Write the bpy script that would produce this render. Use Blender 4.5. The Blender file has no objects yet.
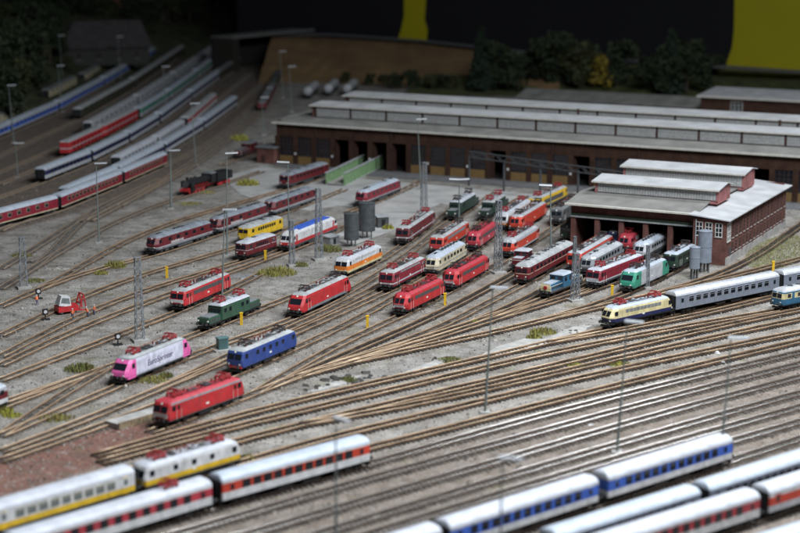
import bpy, math, random
from mathutils import Vector, Matrix
random.seed(7)
R = math.radians
S = 1/87.0                      # H0 model railway: every number below is in prototype metres, S turns it into model size
scene = bpy.context.scene
COL = scene.collection
# ---------------------------------------------------------------- camera
F, HOR, CH = 1750.0, -105.0, 70.0
PITCH = math.atan((266.5-HOR)/F)
cam = bpy.data.cameras.new('camera'); camo = bpy.data.objects.new('camera', cam); COL.objects.link(camo)
camo.location = (0, 0, CH*S); camo.rotation_euler = (R(90)-PITCH, 0, 0)
cam.sensor_width = 36; cam.lens = 36*F/800; cam.clip_start = .05; cam.clip_end = 100
cam.dof.use_dof = True; cam.dof.focus_distance = 307*S; cam.dof.aperture_fstop = 4.8
scene.camera = camo
# ---------------------------------------------------------------- room light
w = bpy.data.worlds.new('World'); scene.world = w; w.use_nodes = True
bg = w.node_tree.nodes['Background']; bg.inputs[0].default_value = (.75, .87, 1, 1); bg.inputs[1].default_value = .03
def area(name, loc, target, sx, sy, e, col):
    l = bpy.data.lights.new(name, 'AREA'); l.shape = 'RECTANGLE'; l.size = sx*S; l.size_y = sy*S; l.energy = e; l.color = col
    o = bpy.data.objects.new(name, l); COL.objects.link(o); o.location = Vector(loc)*S
    o.rotation_euler = (Vector(target)-Vector(loc)).to_track_quat('-Z', 'Y').to_euler(); return o
area('ceiling_lamp', (80, 170, 190), (45, 225, 0), 130, 50, 126, (.895, .945, 1))
area('ceiling_lamp', (165, 352, 190), (55, 280, 0), 100, 45, 52, (.90, .945, 1))
vs = scene.view_settings; vs.view_transform = 'Standard'; vs.look = 'None'; vs.exposure = 0; vs.gamma = 1; vs.use_curve_mapping = False
# ---------------------------------------------------------------- helpers
cp, sp = math.cos(PITCH), math.sin(PITCH)
def at(px, py, h=0.):
    """ground position (at height h) of a point measured in the photograph"""
    u, v = (px-400)/F, (266.5-py)/F
    dy, dz = cp+v*sp, -sp+v*cp
    t = (h-CH)/dz
    return Vector((u*t, dy*t, h))
MATS = {}
def mat(name, col, rough=.5, metal=0., var=.12, vscale=1.2, bump=0., bscale=6., spec=.5, emit=None):
    if name in MATS: return MATS[name]
    m = bpy.data.materials.new(name); m.use_nodes = True; nt = m.node_tree; N = nt.nodes; L = nt.links
    b = N['Principled BSDF']; b.inputs['Roughness'].default_value = rough; b.inputs['Metallic'].default_value = metal
    b.inputs['Specular IOR Level'].default_value = spec
    tc = N.new('ShaderNodeTexCoord'); mp = N.new('ShaderNodeMapping'); mp.inputs['Scale'].default_value = (87,)*3
    L.new(tc.outputs['Object'], mp.inputs[0])
    if var > 0:
        n = N.new('ShaderNodeTexNoise'); n.inputs['Scale'].default_value = vscale; n.inputs['Detail'].default_value = 6; L.new(mp.outputs[0], n.inputs[0])
        r = N.new('ShaderNodeValToRGB'); r.color_ramp.elements[0].position = .3; r.color_ramp.elements[1].position = .72
        r.color_ramp.elements[0].color = tuple(c*(1-var*1.6) for c in col)+(1,); r.color_ramp.elements[1].color = tuple(min(1, c*(1+var)) for c in col)+(1,)
        L.new(n.outputs[0], r.inputs[0]); L.new(r.outputs[0], b.inputs['Base Color'])
    else: b.inputs['Base Color'].default_value = tuple(col)+(1,)
    if bump > 0:
        n2 = N.new('ShaderNodeTexNoise'); n2.inputs['Scale'].default_value = bscale; n2.inputs['Detail'].default_value = 4; L.new(mp.outputs[0], n2.inputs[0])
        bp = N.new('ShaderNodeBump'); bp.inputs['Strength'].default_value = bump; bp.inputs['Distance'].default_value = .1*S; L.new(n2.outputs[0], bp.inputs['Height']); L.new(bp.outputs[0], b.inputs['Normal'])
    MATS[name] = m; return m
def paint(name, col, rough=.42):
    if name in MATS: return MATS[name]
    m = mat(name, col, rough, var=.14, vscale=.9); nt = m.node_tree; N = nt.nodes; L = nt.links; b = N['Principled BSDF']; src = b.inputs['Base Color'].links[0].from_socket
    mp = [n for n in N if n.type == 'MAPPING'][0]; m2 = N.new('ShaderNodeMapping'); m2.inputs['Scale'].default_value = (1.6, 1.6, .35); L.new(mp.outputs[0], m2.inputs[0])   # run-down streaks of brake dust
    n = N.new('ShaderNodeTexNoise'); n.inputs['Scale'].default_value = 1.6; n.inputs['Detail'].default_value = 7; n.inputs['Roughness'].default_value = .65; L.new(m2.outputs[0], n.inputs[0])
    r = N.new('ShaderNodeValToRGB'); r.color_ramp.elements[0].position = .45; r.color_ramp.elements[0].color = (0, 0, 0, 1); r.color_ramp.elements[1].position = .75; r.color_ramp.elements[1].color = (.36, .36, .36, 1); L.new(n.outputs[0], r.inputs[0])
    x = N.new('ShaderNodeMix'); x.data_type = 'RGBA'; L.new(r.outputs[0], x.inputs[0]); L.new(src, x.inputs[6]); x.inputs[7].default_value = (.10, .085, .07, 1); L.new(x.outputs[2], b.inputs['Base Color'])
    rr = N.new('ShaderNodeMapRange'); rr.inputs['To Min'].default_value = rough-.08; rr.inputs['To Max'].default_value = rough+.25; L.new(n.outputs[0], rr.inputs['Value']); L.new(rr.outputs[0], b.inputs['Roughness'])
    return m
P = dict(
    red=paint('red paint', (.50, .024, .03)), orange_red=paint('orange red paint', (.56, .05, .025)), pink_red=paint('faded red paint', (.44, .04, .06)),
    maroon=paint('maroon paint', (.135, .010, .016)), wine=paint('wine red paint', (.235, .012, .028)), magenta=paint('pink paint', (.78, .13, .40)),
    green=paint('dark green paint', (.028, .085, .05)), dgreen=paint('bottle green paint', (.016, .045, .03)), teal=paint('sea green paint', (.03, .26, .17)), lime=paint('light green paint', (.20, .33, .165)),
    blue=paint('blue paint', (.02, .055, .24)), rblue=paint('royal blue paint', (.05, .14, .58)), navy=paint('navy paint', (.012, .018, .09)), oblue=paint('ocean blue paint', (.03, .14, .25)),
    cream=paint('cream paint', (.72, .62, .34)), beige=paint('beige paint', (.58, .52, .36)), yellow=paint('yellow paint', (.72, .46, .02)), orange=paint('orange paint', (.75, .21, .03)),
    white=paint('white paint', (.64, .645, .65)), lav=paint('pale lavender paint', (.62, .62, .74)), lgrey=paint('light grey paint', (.44, .455, .48)), silver=mat('silver paint', (.29, .325, .40), .34, .35, .10),
    grey=paint('mid grey paint', (.22, .235, .25)), dgrey=paint('dark grey paint', (.07, .075, .08)), black=mat('black underframe', (.014, .014, .016), .6), ends=mat('black rubber', (.008, .008, .009), .8),
    roof=mat('weathered grey roof', (.37, .385, .39), .55, 0, .18, .7), roofw=mat('white roof', (.47, .49, .535), .5, 0, .12, .7), roofl=mat('pale blue grey roof', (.42, .47, .535), .45, 0, .10, .7), roofd=mat('dark grey roof', (.17, .18, .185), .6, 0, .18, .7),
    roofb=mat('blue grey roof', (.22, .245, .28), .55, 0, .2, .7), roofs=mat('silver roof', (.52, .54, .57), .4, .25, .14, .7), olive=paint('olive paint', (.055, .055, .035)),
    steel=mat('bare steel', (.4, .4, .4), .35, .8), glass=mat('dark window glass', (.012, .015, .02), .08, 0, 0), lglass=mat('pale window glass', (.16, .18, .18), .15, 0, .2),
    lamp=mat('lamp lens', (.75, .75, .68), .2, 0, 0), pred=mat('red pantograph', (.33, .03, .035), .5), pdark=mat('dark pantograph', (.05, .04, .04), .5),
    insul=mat('brown insulator', (.14, .03, .02), .3), galv=mat('galvanised steel', (.27, .29, .31), .5, .4, .15), pole=mat('green grey pole', (.17, .20, .19), .5, .1), head=mat('lamp head housing', (.45, .47, .49), .4),
    concrete=mat('concrete', (.36, .35, .33), .85, 0, .2, .5, .4), rustr=mat('rust red iron', (.28, .07, .03), .7), skin=mat('skin', (.6, .36, .25), .6, 0, 0), vest=mat('orange safety vest', (.95, .17, .03), .6, 0, .05), cloth=mat('blue work trousers', (.05, .07, .16), .8))
class MB:
    def __init__(s): s.v = []; s.f = []; s.m = []; s.ms = []
    def mi(s, m):
        if m not in s.ms: s.ms.append(m)
        return s.ms.index(m)
    def face(s, idx, m): s.f.append(idx); s.m.append(s.mi(m))
    def hexa(s, p, m):                       # p: bottom 4 (ccw), top 4
        k = len(s.v); s.v += [tuple(q) for q in p]
        for f in ((3, 2, 1, 0), (4, 5, 6, 7), (0, 1, 5, 4), (1, 2, 6, 5), (2, 3, 7, 6), (3, 0, 4, 7)): s.face([k+i for i in f], m)
        return s
    def box(s, x0, x1, y0, y1, z0, z1, m):
        return s.hexa([(x0, y0, z0), (x1, y0, z0), (x1, y1, z0), (x0, y1, z0), (x0, y0, z1), (x1, y0, z1), (x1, y1, z1), (x0, y1, z1)], m)
    def cyl(s, a, b, r0, m, n=10, r1=None, cap=True):
        r1 = r0 if r1 is None else r1
        a, b = Vector(a), Vector(b); d = (b-a).normalized(); x = d.orthogonal().normalized(); y = d.cross(x); k = len(s.v)
        for c, r in ((a, r0), (b, r1)):
            for i in range(n):
                t = 2*math.pi*i/n; s.v.append(tuple(c+x*r*math.cos(t)+y*r*math.sin(t)))
        for i in range(n):
            j = (i+1) % n; s.face([k+i, k+j, k+n+j, k+n+i], m)
        if cap: s.face([k+i for i in reversed(range(n))], m); s.face([k+n+i for i in range(n)], m)
        return s
    def bar(s, a, b, r, m): return s.cyl(a, b, r, m, 4)
    def rings(s, rings, mfun, cap0=None, cap1=None):
        n = len(rings[0]); k = len(s.v)
        for r in rings: s.v += [tuple(p) for p in r]
        for i in range(len(rings)-1):
            for j in range(n):
                q = (j+1) % n; s.face([k+i*n+j, k+i*n+q, k+(i+1)*n+q, k+(i+1)*n+j], mfun(i, j))
        if cap0: s.face([k+j for j in reversed(range(n))], cap0)
        if cap1: s.face([k+(len(rings)-1)*n+j for j in range(n)], cap1)
        return s
    def mesh(s, name, smooth=False):
        me = bpy.data.meshes.new(name); me.from_pydata([(a*S, b*S, c*S) for a, b, c in s.v], [], s.f)
        for m in s.ms: me.materials.append(m)
        me.polygons.foreach_set('material_index', s.m)
        if smooth: me.polygons.foreach_set('use_smooth', [True]*len(me.polygons))
        me.update(); return me
def link(name, me, parent=None, loc=(0, 0, 0), rz=0., rot=None):
    o = bpy.data.objects.new(name, me); COL.objects.link(o); o.parent = parent; o.location = Vector(loc)*S
    o.rotation_euler = rot if rot else (0, 0, rz); return o
def build(mb, name, parent=None, loc=(0, 0, 0), rz=0., smooth=False): return link(name, mb.mesh(name, smooth), parent, loc, rz)
CACHE = {}
def shared(key, fn, smooth=False):
    if key not in CACHE: CACHE[key] = fn().mesh(key[0], smooth)
    return CACHE[key]
def tag(o, label, cat, group=None):
    o['label'] = label; o['category'] = cat
    if group: o['group'] = group
    return o
def thing(name, label, cat, loc=(0, 0, 0), rz=0., group=None): return tag(link(name, None, None, loc, rz), label, cat, group)
def struct(o): o['kind'] = 'structure'; return o
def stuff(o): o['kind'] = 'stuff'; return o
ZR = .40                                    # rail top above ground
# ================================================================= SETTING
def seg_d(p, a, b):
    ab = b-a; t = max(0, min(1, (p-a).dot(ab)/ab.length_squared)); return (p-(a+ab*t)).length
def side(p, a, b): return (b.x-a.x)*(p.y-a.y)-(b.y-a.y)*(p.x-a.x)
def sm(x, a, b): t = max(0, min(1, (x-a)/(b-a))); return t*t*(3-2*t)
ML = (at(-100, 575), at(376, 455), at(800, 347), at(1000, 302))     # upper edge of the brown main-line bed
RL = (at(-80, 500), at(0, 478), at(60, 460), at(110, 446), at(160, 431))       # reddish strip
FB = (at(-100, 262), at(70, 215), at(170, 183), at(262, 100))      # brown far-left bed
def poly_side(p, pl):
    best = None
    for a, b in zip(pl, pl[1:]):
        a2, b2 = a.xy, b.xy; d = seg_d(p, a2, b2)
        if best is None or d < best[0]: best = (d, side(p, a2, b2))
    return best[0] if best[1] > 0 else -best[0]
def ground():
    x0, x1, y0, y1, st = -250, 260, 150, 900, 3.0
    nx, ny = int((x1-x0)/st), int((y1-y0)/st)
    V = []; col = []
    for j in range(ny+1):
        for i in range(nx+1):
            x, y = x0+i*st, y0+j*st; p = Vector((x, y))
            V.append((x*S, y*S, random.uniform(-.05, .05)*S))
            brown = sm(-poly_side(p, ML), -1.5, 2.5); far = sm(poly_side(p, FB), -3, 4)
            red = 1-sm(min(seg_d(p, a.xy, b.xy) for a, b in zip(RL, RL[1:])), 2.6, 10.0)
            col.append((max(brown, 0), red, far))
    Fc = [(j*(nx+1)+i, j*(nx+1)+i+1, (j+1)*(nx+1)+i+1, (j+1)*(nx+1)+i) for j in range(ny) for i in range(nx)]
    me = bpy.data.meshes.new('ground'); me.from_pydata(V, [], Fc)
    a = me.color_attributes.new('soil', 'FLOAT_COLOR', 'POINT'); a.data.foreach_set('color', [c for t in col for c in (*t, 0)])
    m = bpy.data.materials.new('ballast gravel'); m.use_nodes = True; nt = m.node_tree; N = nt.nodes; L = nt.links; b = N['Principled BSDF']; b.inputs['Roughness'].default_value = .95; b.inputs['Specular IOR Level'].default_value = .15
    tc = N.new('ShaderNodeTexCoord'); mp = N.new('ShaderNodeMapping'); mp.inputs['Scale'].default_value = (87,)*3; L.new(tc.outputs['Object'], mp.inputs[0])
    def noise(sc, det=5): n = N.new('ShaderNodeTexNoise'); n.inputs['Scale'].default_value = sc; n.inputs['Detail'].default_value = det; L.new(mp.outputs[0], n.inputs[0]); return n.outputs[0]
    def ramp(i, *els):
        r = N.new('ShaderNodeValToRGB'); e = r.color_ramp.elements
        while len(e) < len(els): e.new(.5)
        for k, (p, c) in enumerate(els): e[k].position = p; e[k].color = (*c, 1)
        L.new(i, r.inputs[0]); return r.outputs[0]
    def mix(f, c1, c2, mode='MIX'):
        x = N.new('ShaderNodeMix'); x.data_type = 'RGBA'; x.blend_type = mode
        if isinstance(f, float): x.inputs[0].default_value = f
        else: L.new(f, x.inputs[0])
        for s_, c in ((6, c1), (7, c2)):
            if isinstance(c, tuple): x.inputs[s_].default_value = (*c, 1)
            else: L.new(c, x.inputs[s_])
        return x.outputs[2]
    def math_(op, a_, b_):
        x = N.new('ShaderNodeMath'); x.operation = op; x.use_clamp = True
        for k, c in enumerate((a_, b_)):
            if isinstance(c, (int, float)): x.inputs[k].default_value = c
            else: L.new(c, x.inputs[k])
        return x.outputs[0]
    big = noise(.12); med = noise(.8); fine = noise(6., 3)
    vo = N.new('ShaderNodeTexVoronoi'); vo.inputs['Scale'].default_value = 4.5; L.new(mp.outputs[0], vo.inputs[0])
    base = ramp(big, (.3, (.24, .23, .213)), (.52, (.345, .333, .31)), (.75, (.43, .415, .388)))
    at_ = N.new('ShaderNodeAttribute'); at_.attribute_name = 'soil'; sx = N.new('ShaderNodeSeparateColor'); L.new(at_.outputs['Color'], sx.inputs[0])
    def edge(ch): # soil border broken up by noise
        d = math_('ADD', sx.outputs[ch], math_('MULTIPLY', math_('SUBTRACT', med, .5), .9)); return ramp(d, (.25, (0, 0, 0)), (.75, (1, 1, 1)))
    c = mix(edge(0), base, ramp(med, (.3, (.18, .155, .138)), (.7, (.31, .275, .25))))
    ra = ramp(math_('ADD', math_('MULTIPLY', at_.outputs['Alpha'], .8), math_('MULTIPLY', math_('SUBTRACT', noise(1.4, 6), .5), 1.1)), (.15, (0, 0, 0)), (.75, (1, 1, 1)))
    c = mix(math_('MULTIPLY', ra, .4), c, (.20, .155, .115))
    c = mix(edge(2), c, ramp(med, (.3, (.13, .105, .09)), (.7, (.22, .18, .15))))
    c = mix(math_('MULTIPLY', edge(1), .85), c, ramp(med, (.3, (.15, .058, .042)), (.7, (.24, .105, .075))))
    stain = ramp(noise(.35, 7), (.46, (0, 0, 0)), (.64, (1, 1, 1))); c = mix(math_('MULTIPLY', stain, .5), c, (.12, .10, .08))
    st2 = ramp(noise(.9, 8), (.56, (0, 0, 0)), (.66, (1, 1, 1))); c = mix(math_('MULTIPLY', st2, .45), c, (.085, .075, .06)); st3 = ramp(noise(.22, 8), (.60, (0, 0, 0)), (.70, (1, 1, 1))); c = mix(math_('MULTIPLY', st3, .4), c, (.16, .155, .06)); st4 = ramp(noise(.5, 6), (.62, (0, 0, 0)), (.72, (1, 1, 1))); c = mix(math_('MULTIPLY', st4, .4), c, (.48, .46, .42))
    c = mix(.55, c, ramp(vo.outputs['Color'], (.1, (.45, .45, .45)), (.9, (1.25, 1.22, 1.2))), 'MULTIPLY')
    c = mix(.5, c, ramp(fine, (.3, (.5, .5, .5)), (.7, (1.4, 1.4, 1.4))), 'MULTIPLY')
    L.new(c, b.inputs['Base Color'])
    bp = N.new('ShaderNodeBump'); bp.inputs['Strength'].default_value = .9; bp.inputs['Distance'].default_value = .12*S; L.new(vo.outputs['Distance'], bp.inputs['Height']); L.new(bp.outputs[0], b.inputs['Normal'])
    me.materials.append(m); struct(link('ground', me))
ground()
def sheet(name, pts, z, m):
    mb = MB(); k = [Vector((p.x, p.y, z)) for p in pts]; mb.v = [tuple(p) for p in k]; mb.face(list(range(len(k))), m); return build(mb, name)
apron = mat('pale concrete apron', (.42, .415, .40), .9, 0, .16, .18, .3, 3)
struct(sheet('concrete_apron', [at(*p) for p in ((222, 178), (262, 166), (300, 174), (420, 184), (560, 197), (572, 214), (530, 217), (478, 208), (440, 204), (420, 214), (400, 228), (352, 246), (330, 238), (352, 222), (372, 209), (338, 206), (310, 211), (268, 205), (240, 194))], .06, apron))
struct(sheet('asphalt_lane', [at(*p) for p in ((262, 163), (300, 171), (420, 180), (560, 191), (640, 197), (820, 212), (820, 204), (640, 190), (400, 170), (277, 160))], .09, mat('asphalt', (.13, .13, .135), .9, 0, .2, .5)))
# ---------------------------------------------------------------- tracks
RAILM = {}
def rail_mats():
    rust = mat('rusty rail web', (.31, .20, .125), .65, .1, .4, .35)
    yt = mat('tarnished rail head', (.60, .45, .30), .36, .55, .35, .2); ms = mat('polished rail head', (.84, .82, .79), .2, .95, .12, .2)
    gt = mat('grey oxidised rail', (.30, .26, .22), .5, .4, .2, .4); dark = mat('dark brown rail web', (.19, .14, .105), .7)
    RAILM.update(yard=(rust, yt), main=(dark, ms), old=(mat('dusty rail web', (.25, .18, .12), .8), gt))
rail_mats()
SLM = mat('shadow dark creosoted sleeper', (.045, .038, .033), .85, 0, .5, .8); SLG = mat('dusty sleeper', (.15, .135, .12), .9, 0, .4, .8); SLY = mat('grey brown sleeper', (.15, .135, .118), .9, 0, .5, .5)  # creosoted sleepers, tone deepened to carry the black shadow at their ends
def catmull(pts, step=3.0):
    P_ = [pts[0]*2-pts[1]]+pts+[pts[-1]*2-pts[-2]]; out = []
    for i in range(1, len(P_)-2):
        a, b, c, d = P_[i-1:i+3]; n = max(1, int((c-b).length/step))
        for k in range(n):
            t = k/n; out.append(.5*((2*b)+(c-a)*t+(2*a-5*b+4*c-d)*t*t+(3*b-a-3*c+d)*t**3))
    out.append(pts[-1]); return out
def smooth_path(p, it=40):
    for _ in range(it):
        p = [p[0]]+[(p[i-1]+p[i]*2+p[i+1])/4 for i in range(1, len(p)-1)]+[p[-1]]
    return p
def offset(path, d):
    out = []
    for i, p in enumerate(path):
        t = (path[min(i+1, len(path)-1)]-path[max(i-1, 0)]); t.z = 0; t.normalize(); out.append(p+Vector((-t.y, t.x, 0))*d)
    return out
TRACKS = {}; NT = [0]
def track(tid, pts, kind='yard', label=None, sl=None, it=40):
    path = smooth_path(catmull([Vector((p.x, p.y, 0)) for p in pts]), it); TRACKS[tid] = path
    if kind == 'main':                                            # finer polyline for the polished rails
        for _ in range(2): path = [q for a_, b_ in zip(path, path[1:]) for q in (a_, (a_+b_)/2)]+[path[-1]]
        path = smooth_path(path, 12); TRACKS[tid] = path
    NT[0] += 1; dz = NT[0]*.0035
    root = struct(link('railway_track', None, None, (path[0].x, path[0].y, 0))); o0 = Vector((path[0].x, path[0].y, 0))
    web, top = RAILM[kind]
    for sgn in (-1, 1):
        pr = [p-o0 for p in offset(path, sgn*.76)]; rs = []
        lo, ro = offset(pr, .06), offset(pr, -.06); li, ri = offset(pr, .038), offset(pr, -.038)
        for i in range(len(pr)):
            z1 = ZR+dz; rs.append([Vector((lo[i].x, lo[i].y, .08)), Vector((ro[i].x, ro[i].y, .08)), Vector((ro[i].x, ro[i].y, z1-.05)), Vector((ri[i].x, ri[i].y, z1)), Vector((li[i].x, li[i].y, z1)), Vector((lo[i].x, lo[i].y, z1-.05))])
        mb = MB(); mb.rings(rs, lambda i, j: top if j in (2, 3, 4) else web, web, web); build(mb, 'rail', root, smooth=True)
    bury = 1.0 if kind != 'yard' or tid[0] == 'q' else 1.6
    sl = sl or (SLG if kind == 'main' else SLM if tid[0] == 'q' else SLY)
    mb = MB(); acc = 0.; nxt = .3; sp_ = .78; rng = random.Random(NT[0])
    for a, b in zip(path, path[1:]):
        d = (b-a).length
        while nxt <= acc+d:
            c = a+(b-a)*((nxt-acc)/d)-o0; t = (b-a).normalized(); n = Vector((-t.y, t.x, 0)); hl = 1.3+rng.uniform(-.08, .08); hw = .15; zt = (.055 if bury > 1 else .115)+dz*.5+rng.uniform(-.03, .055)*bury; sh = rng.uniform(-.05, .05)
            q = [c+t*(sx*hw)+n*(sy*hl+sh) for sx, sy in ((-1, -1), (1, -1), (1, 1), (-1, 1))]
            mb.hexa([Vector((p.x, p.y, -.1)) for p in q]+[Vector((p.x, p.y, zt)) for p in q], sl or SLM); nxt += sp_
        acc += d
    stuff(build(mb, 'sleepers', root))
    return path
# ---------------------------------------------------------------- rolling stock: where each vehicle stands (near lower edge: front x, y, rear x, y in the photograph)
VEH = {}
def V(k, x0, y0, x1, y1, z=.75, w=3.0, L=None):
    a, b = at(x0, y0, z), at(x1, y1, z); d = a-b; d.z = 0; ln = d.length; d.normalize()
    n = Vector((d.y, -d.x, 0));                                   # away from the camera side
    if n.y < 0: n = -n
    if L: b = a-d*L; ln = L
    a2, b2 = a+n*(w/2), b+n*(w/2); a2.z = b2.z = 0; VEH[k] = [a2, b2, ln, w]
for k, *a in (('V1', 187.8, 310, 234, 289.5, ), ('V2', 213, 329.5, 262, 309), ('V3', 252.6, 259.5, 280, 249), ('V4', 165.4, 254.5, 212, 235), ('V5', 219, 234, 270, 217), ('V6', 275, 216, 319, 200.6),
    ('V7', 290, 188, 331, 175), ('V8', 368, 206, 403.5, 191.5), ('V9', 253, 243, 286, 231), ('V10', 295, 250.5, 340, 231), ('V11', 354, 277, 388, 261), ('V12', 312, 317, 353, 292), ('V13', 397, 290.5, 428, 273),
    ('V14', 410.3, 315, 447.5, 295), ('V15', 437, 275, 470, 257), ('V16', 456, 290, 493.5, 271), ('V17', 407.5, 243.5, 437, 225), ('V18', 444.5, 253.5, 473, 236), ('V19', 455, 219, 481, 204.5), ('V20', 486, 219, 509, 206),
    ('V21', 479, 250, 503, 236), ('V22', 503, 229, 531, 213), ('V23', 521, 232, 548, 215), ('V24', 512, 256.5, 542, 240), ('V25', 524, 270.5, 538, 262), ('V26', 532, 283.5, 574, 258), ('V27', 558, 298, 587, 284.5),
    ('V28', 581, 270, 612, 250), ('V29', 594, 275.5, 624, 257), ('V30', 608.5, 289, 644, 270), ('V31', 619, 248, 642, 234), ('V32', 629, 252, 655, 238), ('V33', 646, 261, 669, 247), ('V34', 637.5, 292, 671, 274.5), ('V35', 679, 271, 698, 260),
    ('V36', 613, 328.5, 672, 313.5), ('V37', 674, 313.5, 780, 292), ('V38', 783, 291.5, 895, 270), ('V39', 787, 310.5, 892, 288), ('V40', 130, 384, 188.5, 355.5), ('V41', 248.5, 373, 296, 348.5), ('V42', 178, 428.5, 248, 399),
    ('V43', 146, 494, 244, 465), ('V44', -8, 539, 138, 495.5), ('V54', -70, 437, 9, 405), ('V55', 544, 213, 568, 199), ('V56', 574, 241, 597, 227), ('V57', 559, 224, 581, 211)): V(k, *a)
for k, *a in (('V45', 14, 568, 213, 506), ('V46', 217, 504, 375, 464.5), ('V47', 606, 502, 735, 461.5), ('V48', 449, 554, 600, 504), ('V48b', 300, 603, 444, 555), ('V49', 555, 564, 703, 516), ('V50', 708, 514, 842, 470), ('V51', 604, 571, 762, 519.5), ('V52', 768, 517.5, 905, 472), ('V53', 735, 582, 880, 535)): V(k, *a, z=.95, w=2.9)
FAR = {}
for k, *a in (('F1a', -75, 247, 62, 211), ('F1b', 65, 210, 123, 185), ('F1c', 126, 184, 168, 165), ('F2a', 70, 202, 120, 180), ('F2b', 122, 179, 165, 155.5), ('F2c', 167, 154.5, 204, 131), ('F2d', 206, 130, 238, 106),
    ('F2e', 122, 169, 158, 149), ('F2f', 160, 148, 186, 131), ('F2g', 189, 128, 217, 103), ('F3a', 46, 181.5, 93, 163), ('F3b', 95, 162, 130, 144), ('F3c', 132, 143, 160, 125), ('F3d', 162, 123.5, 192, 101), ('F3e', 193, 100, 219, 80), ('F3f', 222, 79, 247, 61),
    ('F4a', 70, 155.5, 104, 139), ('F4b', 106, 138, 139, 120.5), ('F4c', 141, 119, 170, 101), ('F4d', 171, 100, 198, 80), ('F4e', 199, 79, 229, 55), ('F5a', 93, 133, 138, 106), ('F5b', 140, 105, 175, 82), ('F5c', 176, 81, 216, 53),
    ('F6a', 82, 118.5, 135, 88), ('F6b', 136, 87, 185, 53), ('F7a', -45, 156, 12, 133), ('F7b', 13, 132.6, 60, 112), ('F7c', 61, 111, 105, 87), ('F7d', 106, 86, 156, 55), ('F8a', -20, 135, 22, 114), ('F8b', 50, 99, 75, 85), ('F8c', 80, 82, 108, 65), ('F8d', 112, 62, 134, 49),
    ('F9', 190, 194, 234, 180.5), ('F10', 241, 158, 266, 149), ('F11', 258, 110, 268, 90), ('F11b', 269, 89, 280, 66)): V(k, *a, z=.8, w=2.9)
def T(tid, items, kind='yard', **kw):
    pts = []
    for it in items:
        if isinstance(it, str): a, b = VEH[it][0], VEH[it][1]; pts += [a, b] if True else []
        elif it[0] == 'j':                                        # run tangentially into a finished track
            pa = TRACKS[it[1]]; xs_ = [400+F*p.x/(p.y*cp+CH*sp) for p in pa]; ia = min(range(len(pa)), key=lambda i: abs(xs_[i]-it[2])); ib = min(range(len(pa)), key=lambda i: abs(xs_[i]-it[3])); pts += [pa[ia], pa[ib]]
        else: pts.append(at(*it))
    path = track(tid, pts, kind, **kw)
    for it in items:
        if not isinstance(it, str): continue                       # set the vehicles on the finished rails
        if isinstance(it, str):
            v = VEH[it]; res = []
            for e in (v[0], v[1]):
                best = min(range(len(path)-1), key=lambda i: seg_d(e.xy, path[i].xy, path[i+1].xy)); a, b = path[best], path[best+1]; ab = b-a; t = max(0, min(1, (e-a).dot(ab)/ab.length_squared)); res.append(a+ab*t)
            v[0], v[1] = res
# from lower left to upper right
T('Y-2', [(0, 270), (45, 243), (90, 213), (125, 196), (165, 178)], 'old', sl=SLG)
T('Y-1', [(0, 290), (56, 255), (105, 227), (162, 203), 'F9', (262, 172)], 'old', sl=SLG)
T('YX1', [('j', 'Y-1', 0, 14), (40, 268), (58, 247), ('j', 'Y-2', 84, 98)], 'old', sl=SLG)
T('Y1', [(0, 308), (37, 290), (90, 267), (125, 266), 'V4', 'V5', 'V6', (345, 190)])
T('Y0', [('j', 'Y1', 40, 62), (110, 249), (150, 231), (200, 214), (262, 198), 'V7', (345, 170)])
T('Y2', [(0, 337), (45, 316), (100, 289), (150, 273), (200, 259), 'V9', (310, 221)])
T('Y3', [(0, 358), (50, 332), (100, 305), (150, 289), (200, 274), 'V3', (330, 229)])
T('Y4', [(0, 367), (50, 342), (100, 320), (150, 302), (190, 289), (240, 268), 'V10', (362, 219)])
T('Y4b', [(0, 382), (43, 366), (94, 345), (131, 331), 'V1', (268, 271)])
T('Y6', [(348, 213), 'V8', (425, 180)])
T('Y5', [(0, 405), (66, 385), (112, 369), (150, 352), 'V2', (300, 293), 'V11', 'V17', (455, 208)])
T('Y54', ['V54', (40, 393), ('j', 'Y5', 75, 95)])
T('Y7', [(0, 438), (32, 424), (75, 405), 'V40', (217, 345), (262, 332), 'V12', (400, 262), (430, 238), 'V19', (497, 193)])
T('YX2', [('j', 'Y7', -5, 8), (40, 408), (70, 391), ('j', 'Y5', 98, 115)])
T('Y8', [(0, 454), (60, 432), (140, 402), (188, 377), (226, 357), (260, 342), (312, 321), (352, 301), (395, 279), 'V18', 'V20', (525, 197)])
T('Y9', [('j', 'Y8', 120, 150), (205, 371), (240, 357), (295, 336), (345, 311), 'V13', (460, 251), (487, 231), 'V55', (572, 196)], 'yard')
T('Y10', [(0, 463), (80, 437), (150, 410), (205, 388), 'V41', (340, 331), (390, 302), 'V15', 'V21', 'V22', (552, 199)])
T('Y12', [(150, 434), 'V42', (290, 377), (340, 362), (400, 347), (456, 323), (505, 293), 'V26', (600, 243)])
T('Y11', [('j', 'Y12', 255, 275), (310, 358), (345, 341), 'V14', 'V16', 'V24', (556, 229), 'V57', (600, 199)])
T('q56', [(556, 250), 'V56', (620, 213)])
T('q1', [('j', 'Y12', 275, 295), (345, 354), (400, 333), (452, 309), (495, 285), 'V25', (560, 247)])
T('q2', [('j', 'Y12', 330, 360), (420, 343), (462, 328), (510, 310), 'V27', (612, 270), (640, 256)])
T('q28', [('j', 'q2', 470, 495), (540, 294), 'V28', (640, 235)], 'yard')
T('q3', [('j', 'Y12', 300, 330), (400, 352), (494, 320), (550, 303), 'V30', (660, 262), (690, 247)])
T('q29', [('j', 'q3', 500, 525), (565, 290), 'V29', (650, 243)])
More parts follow.
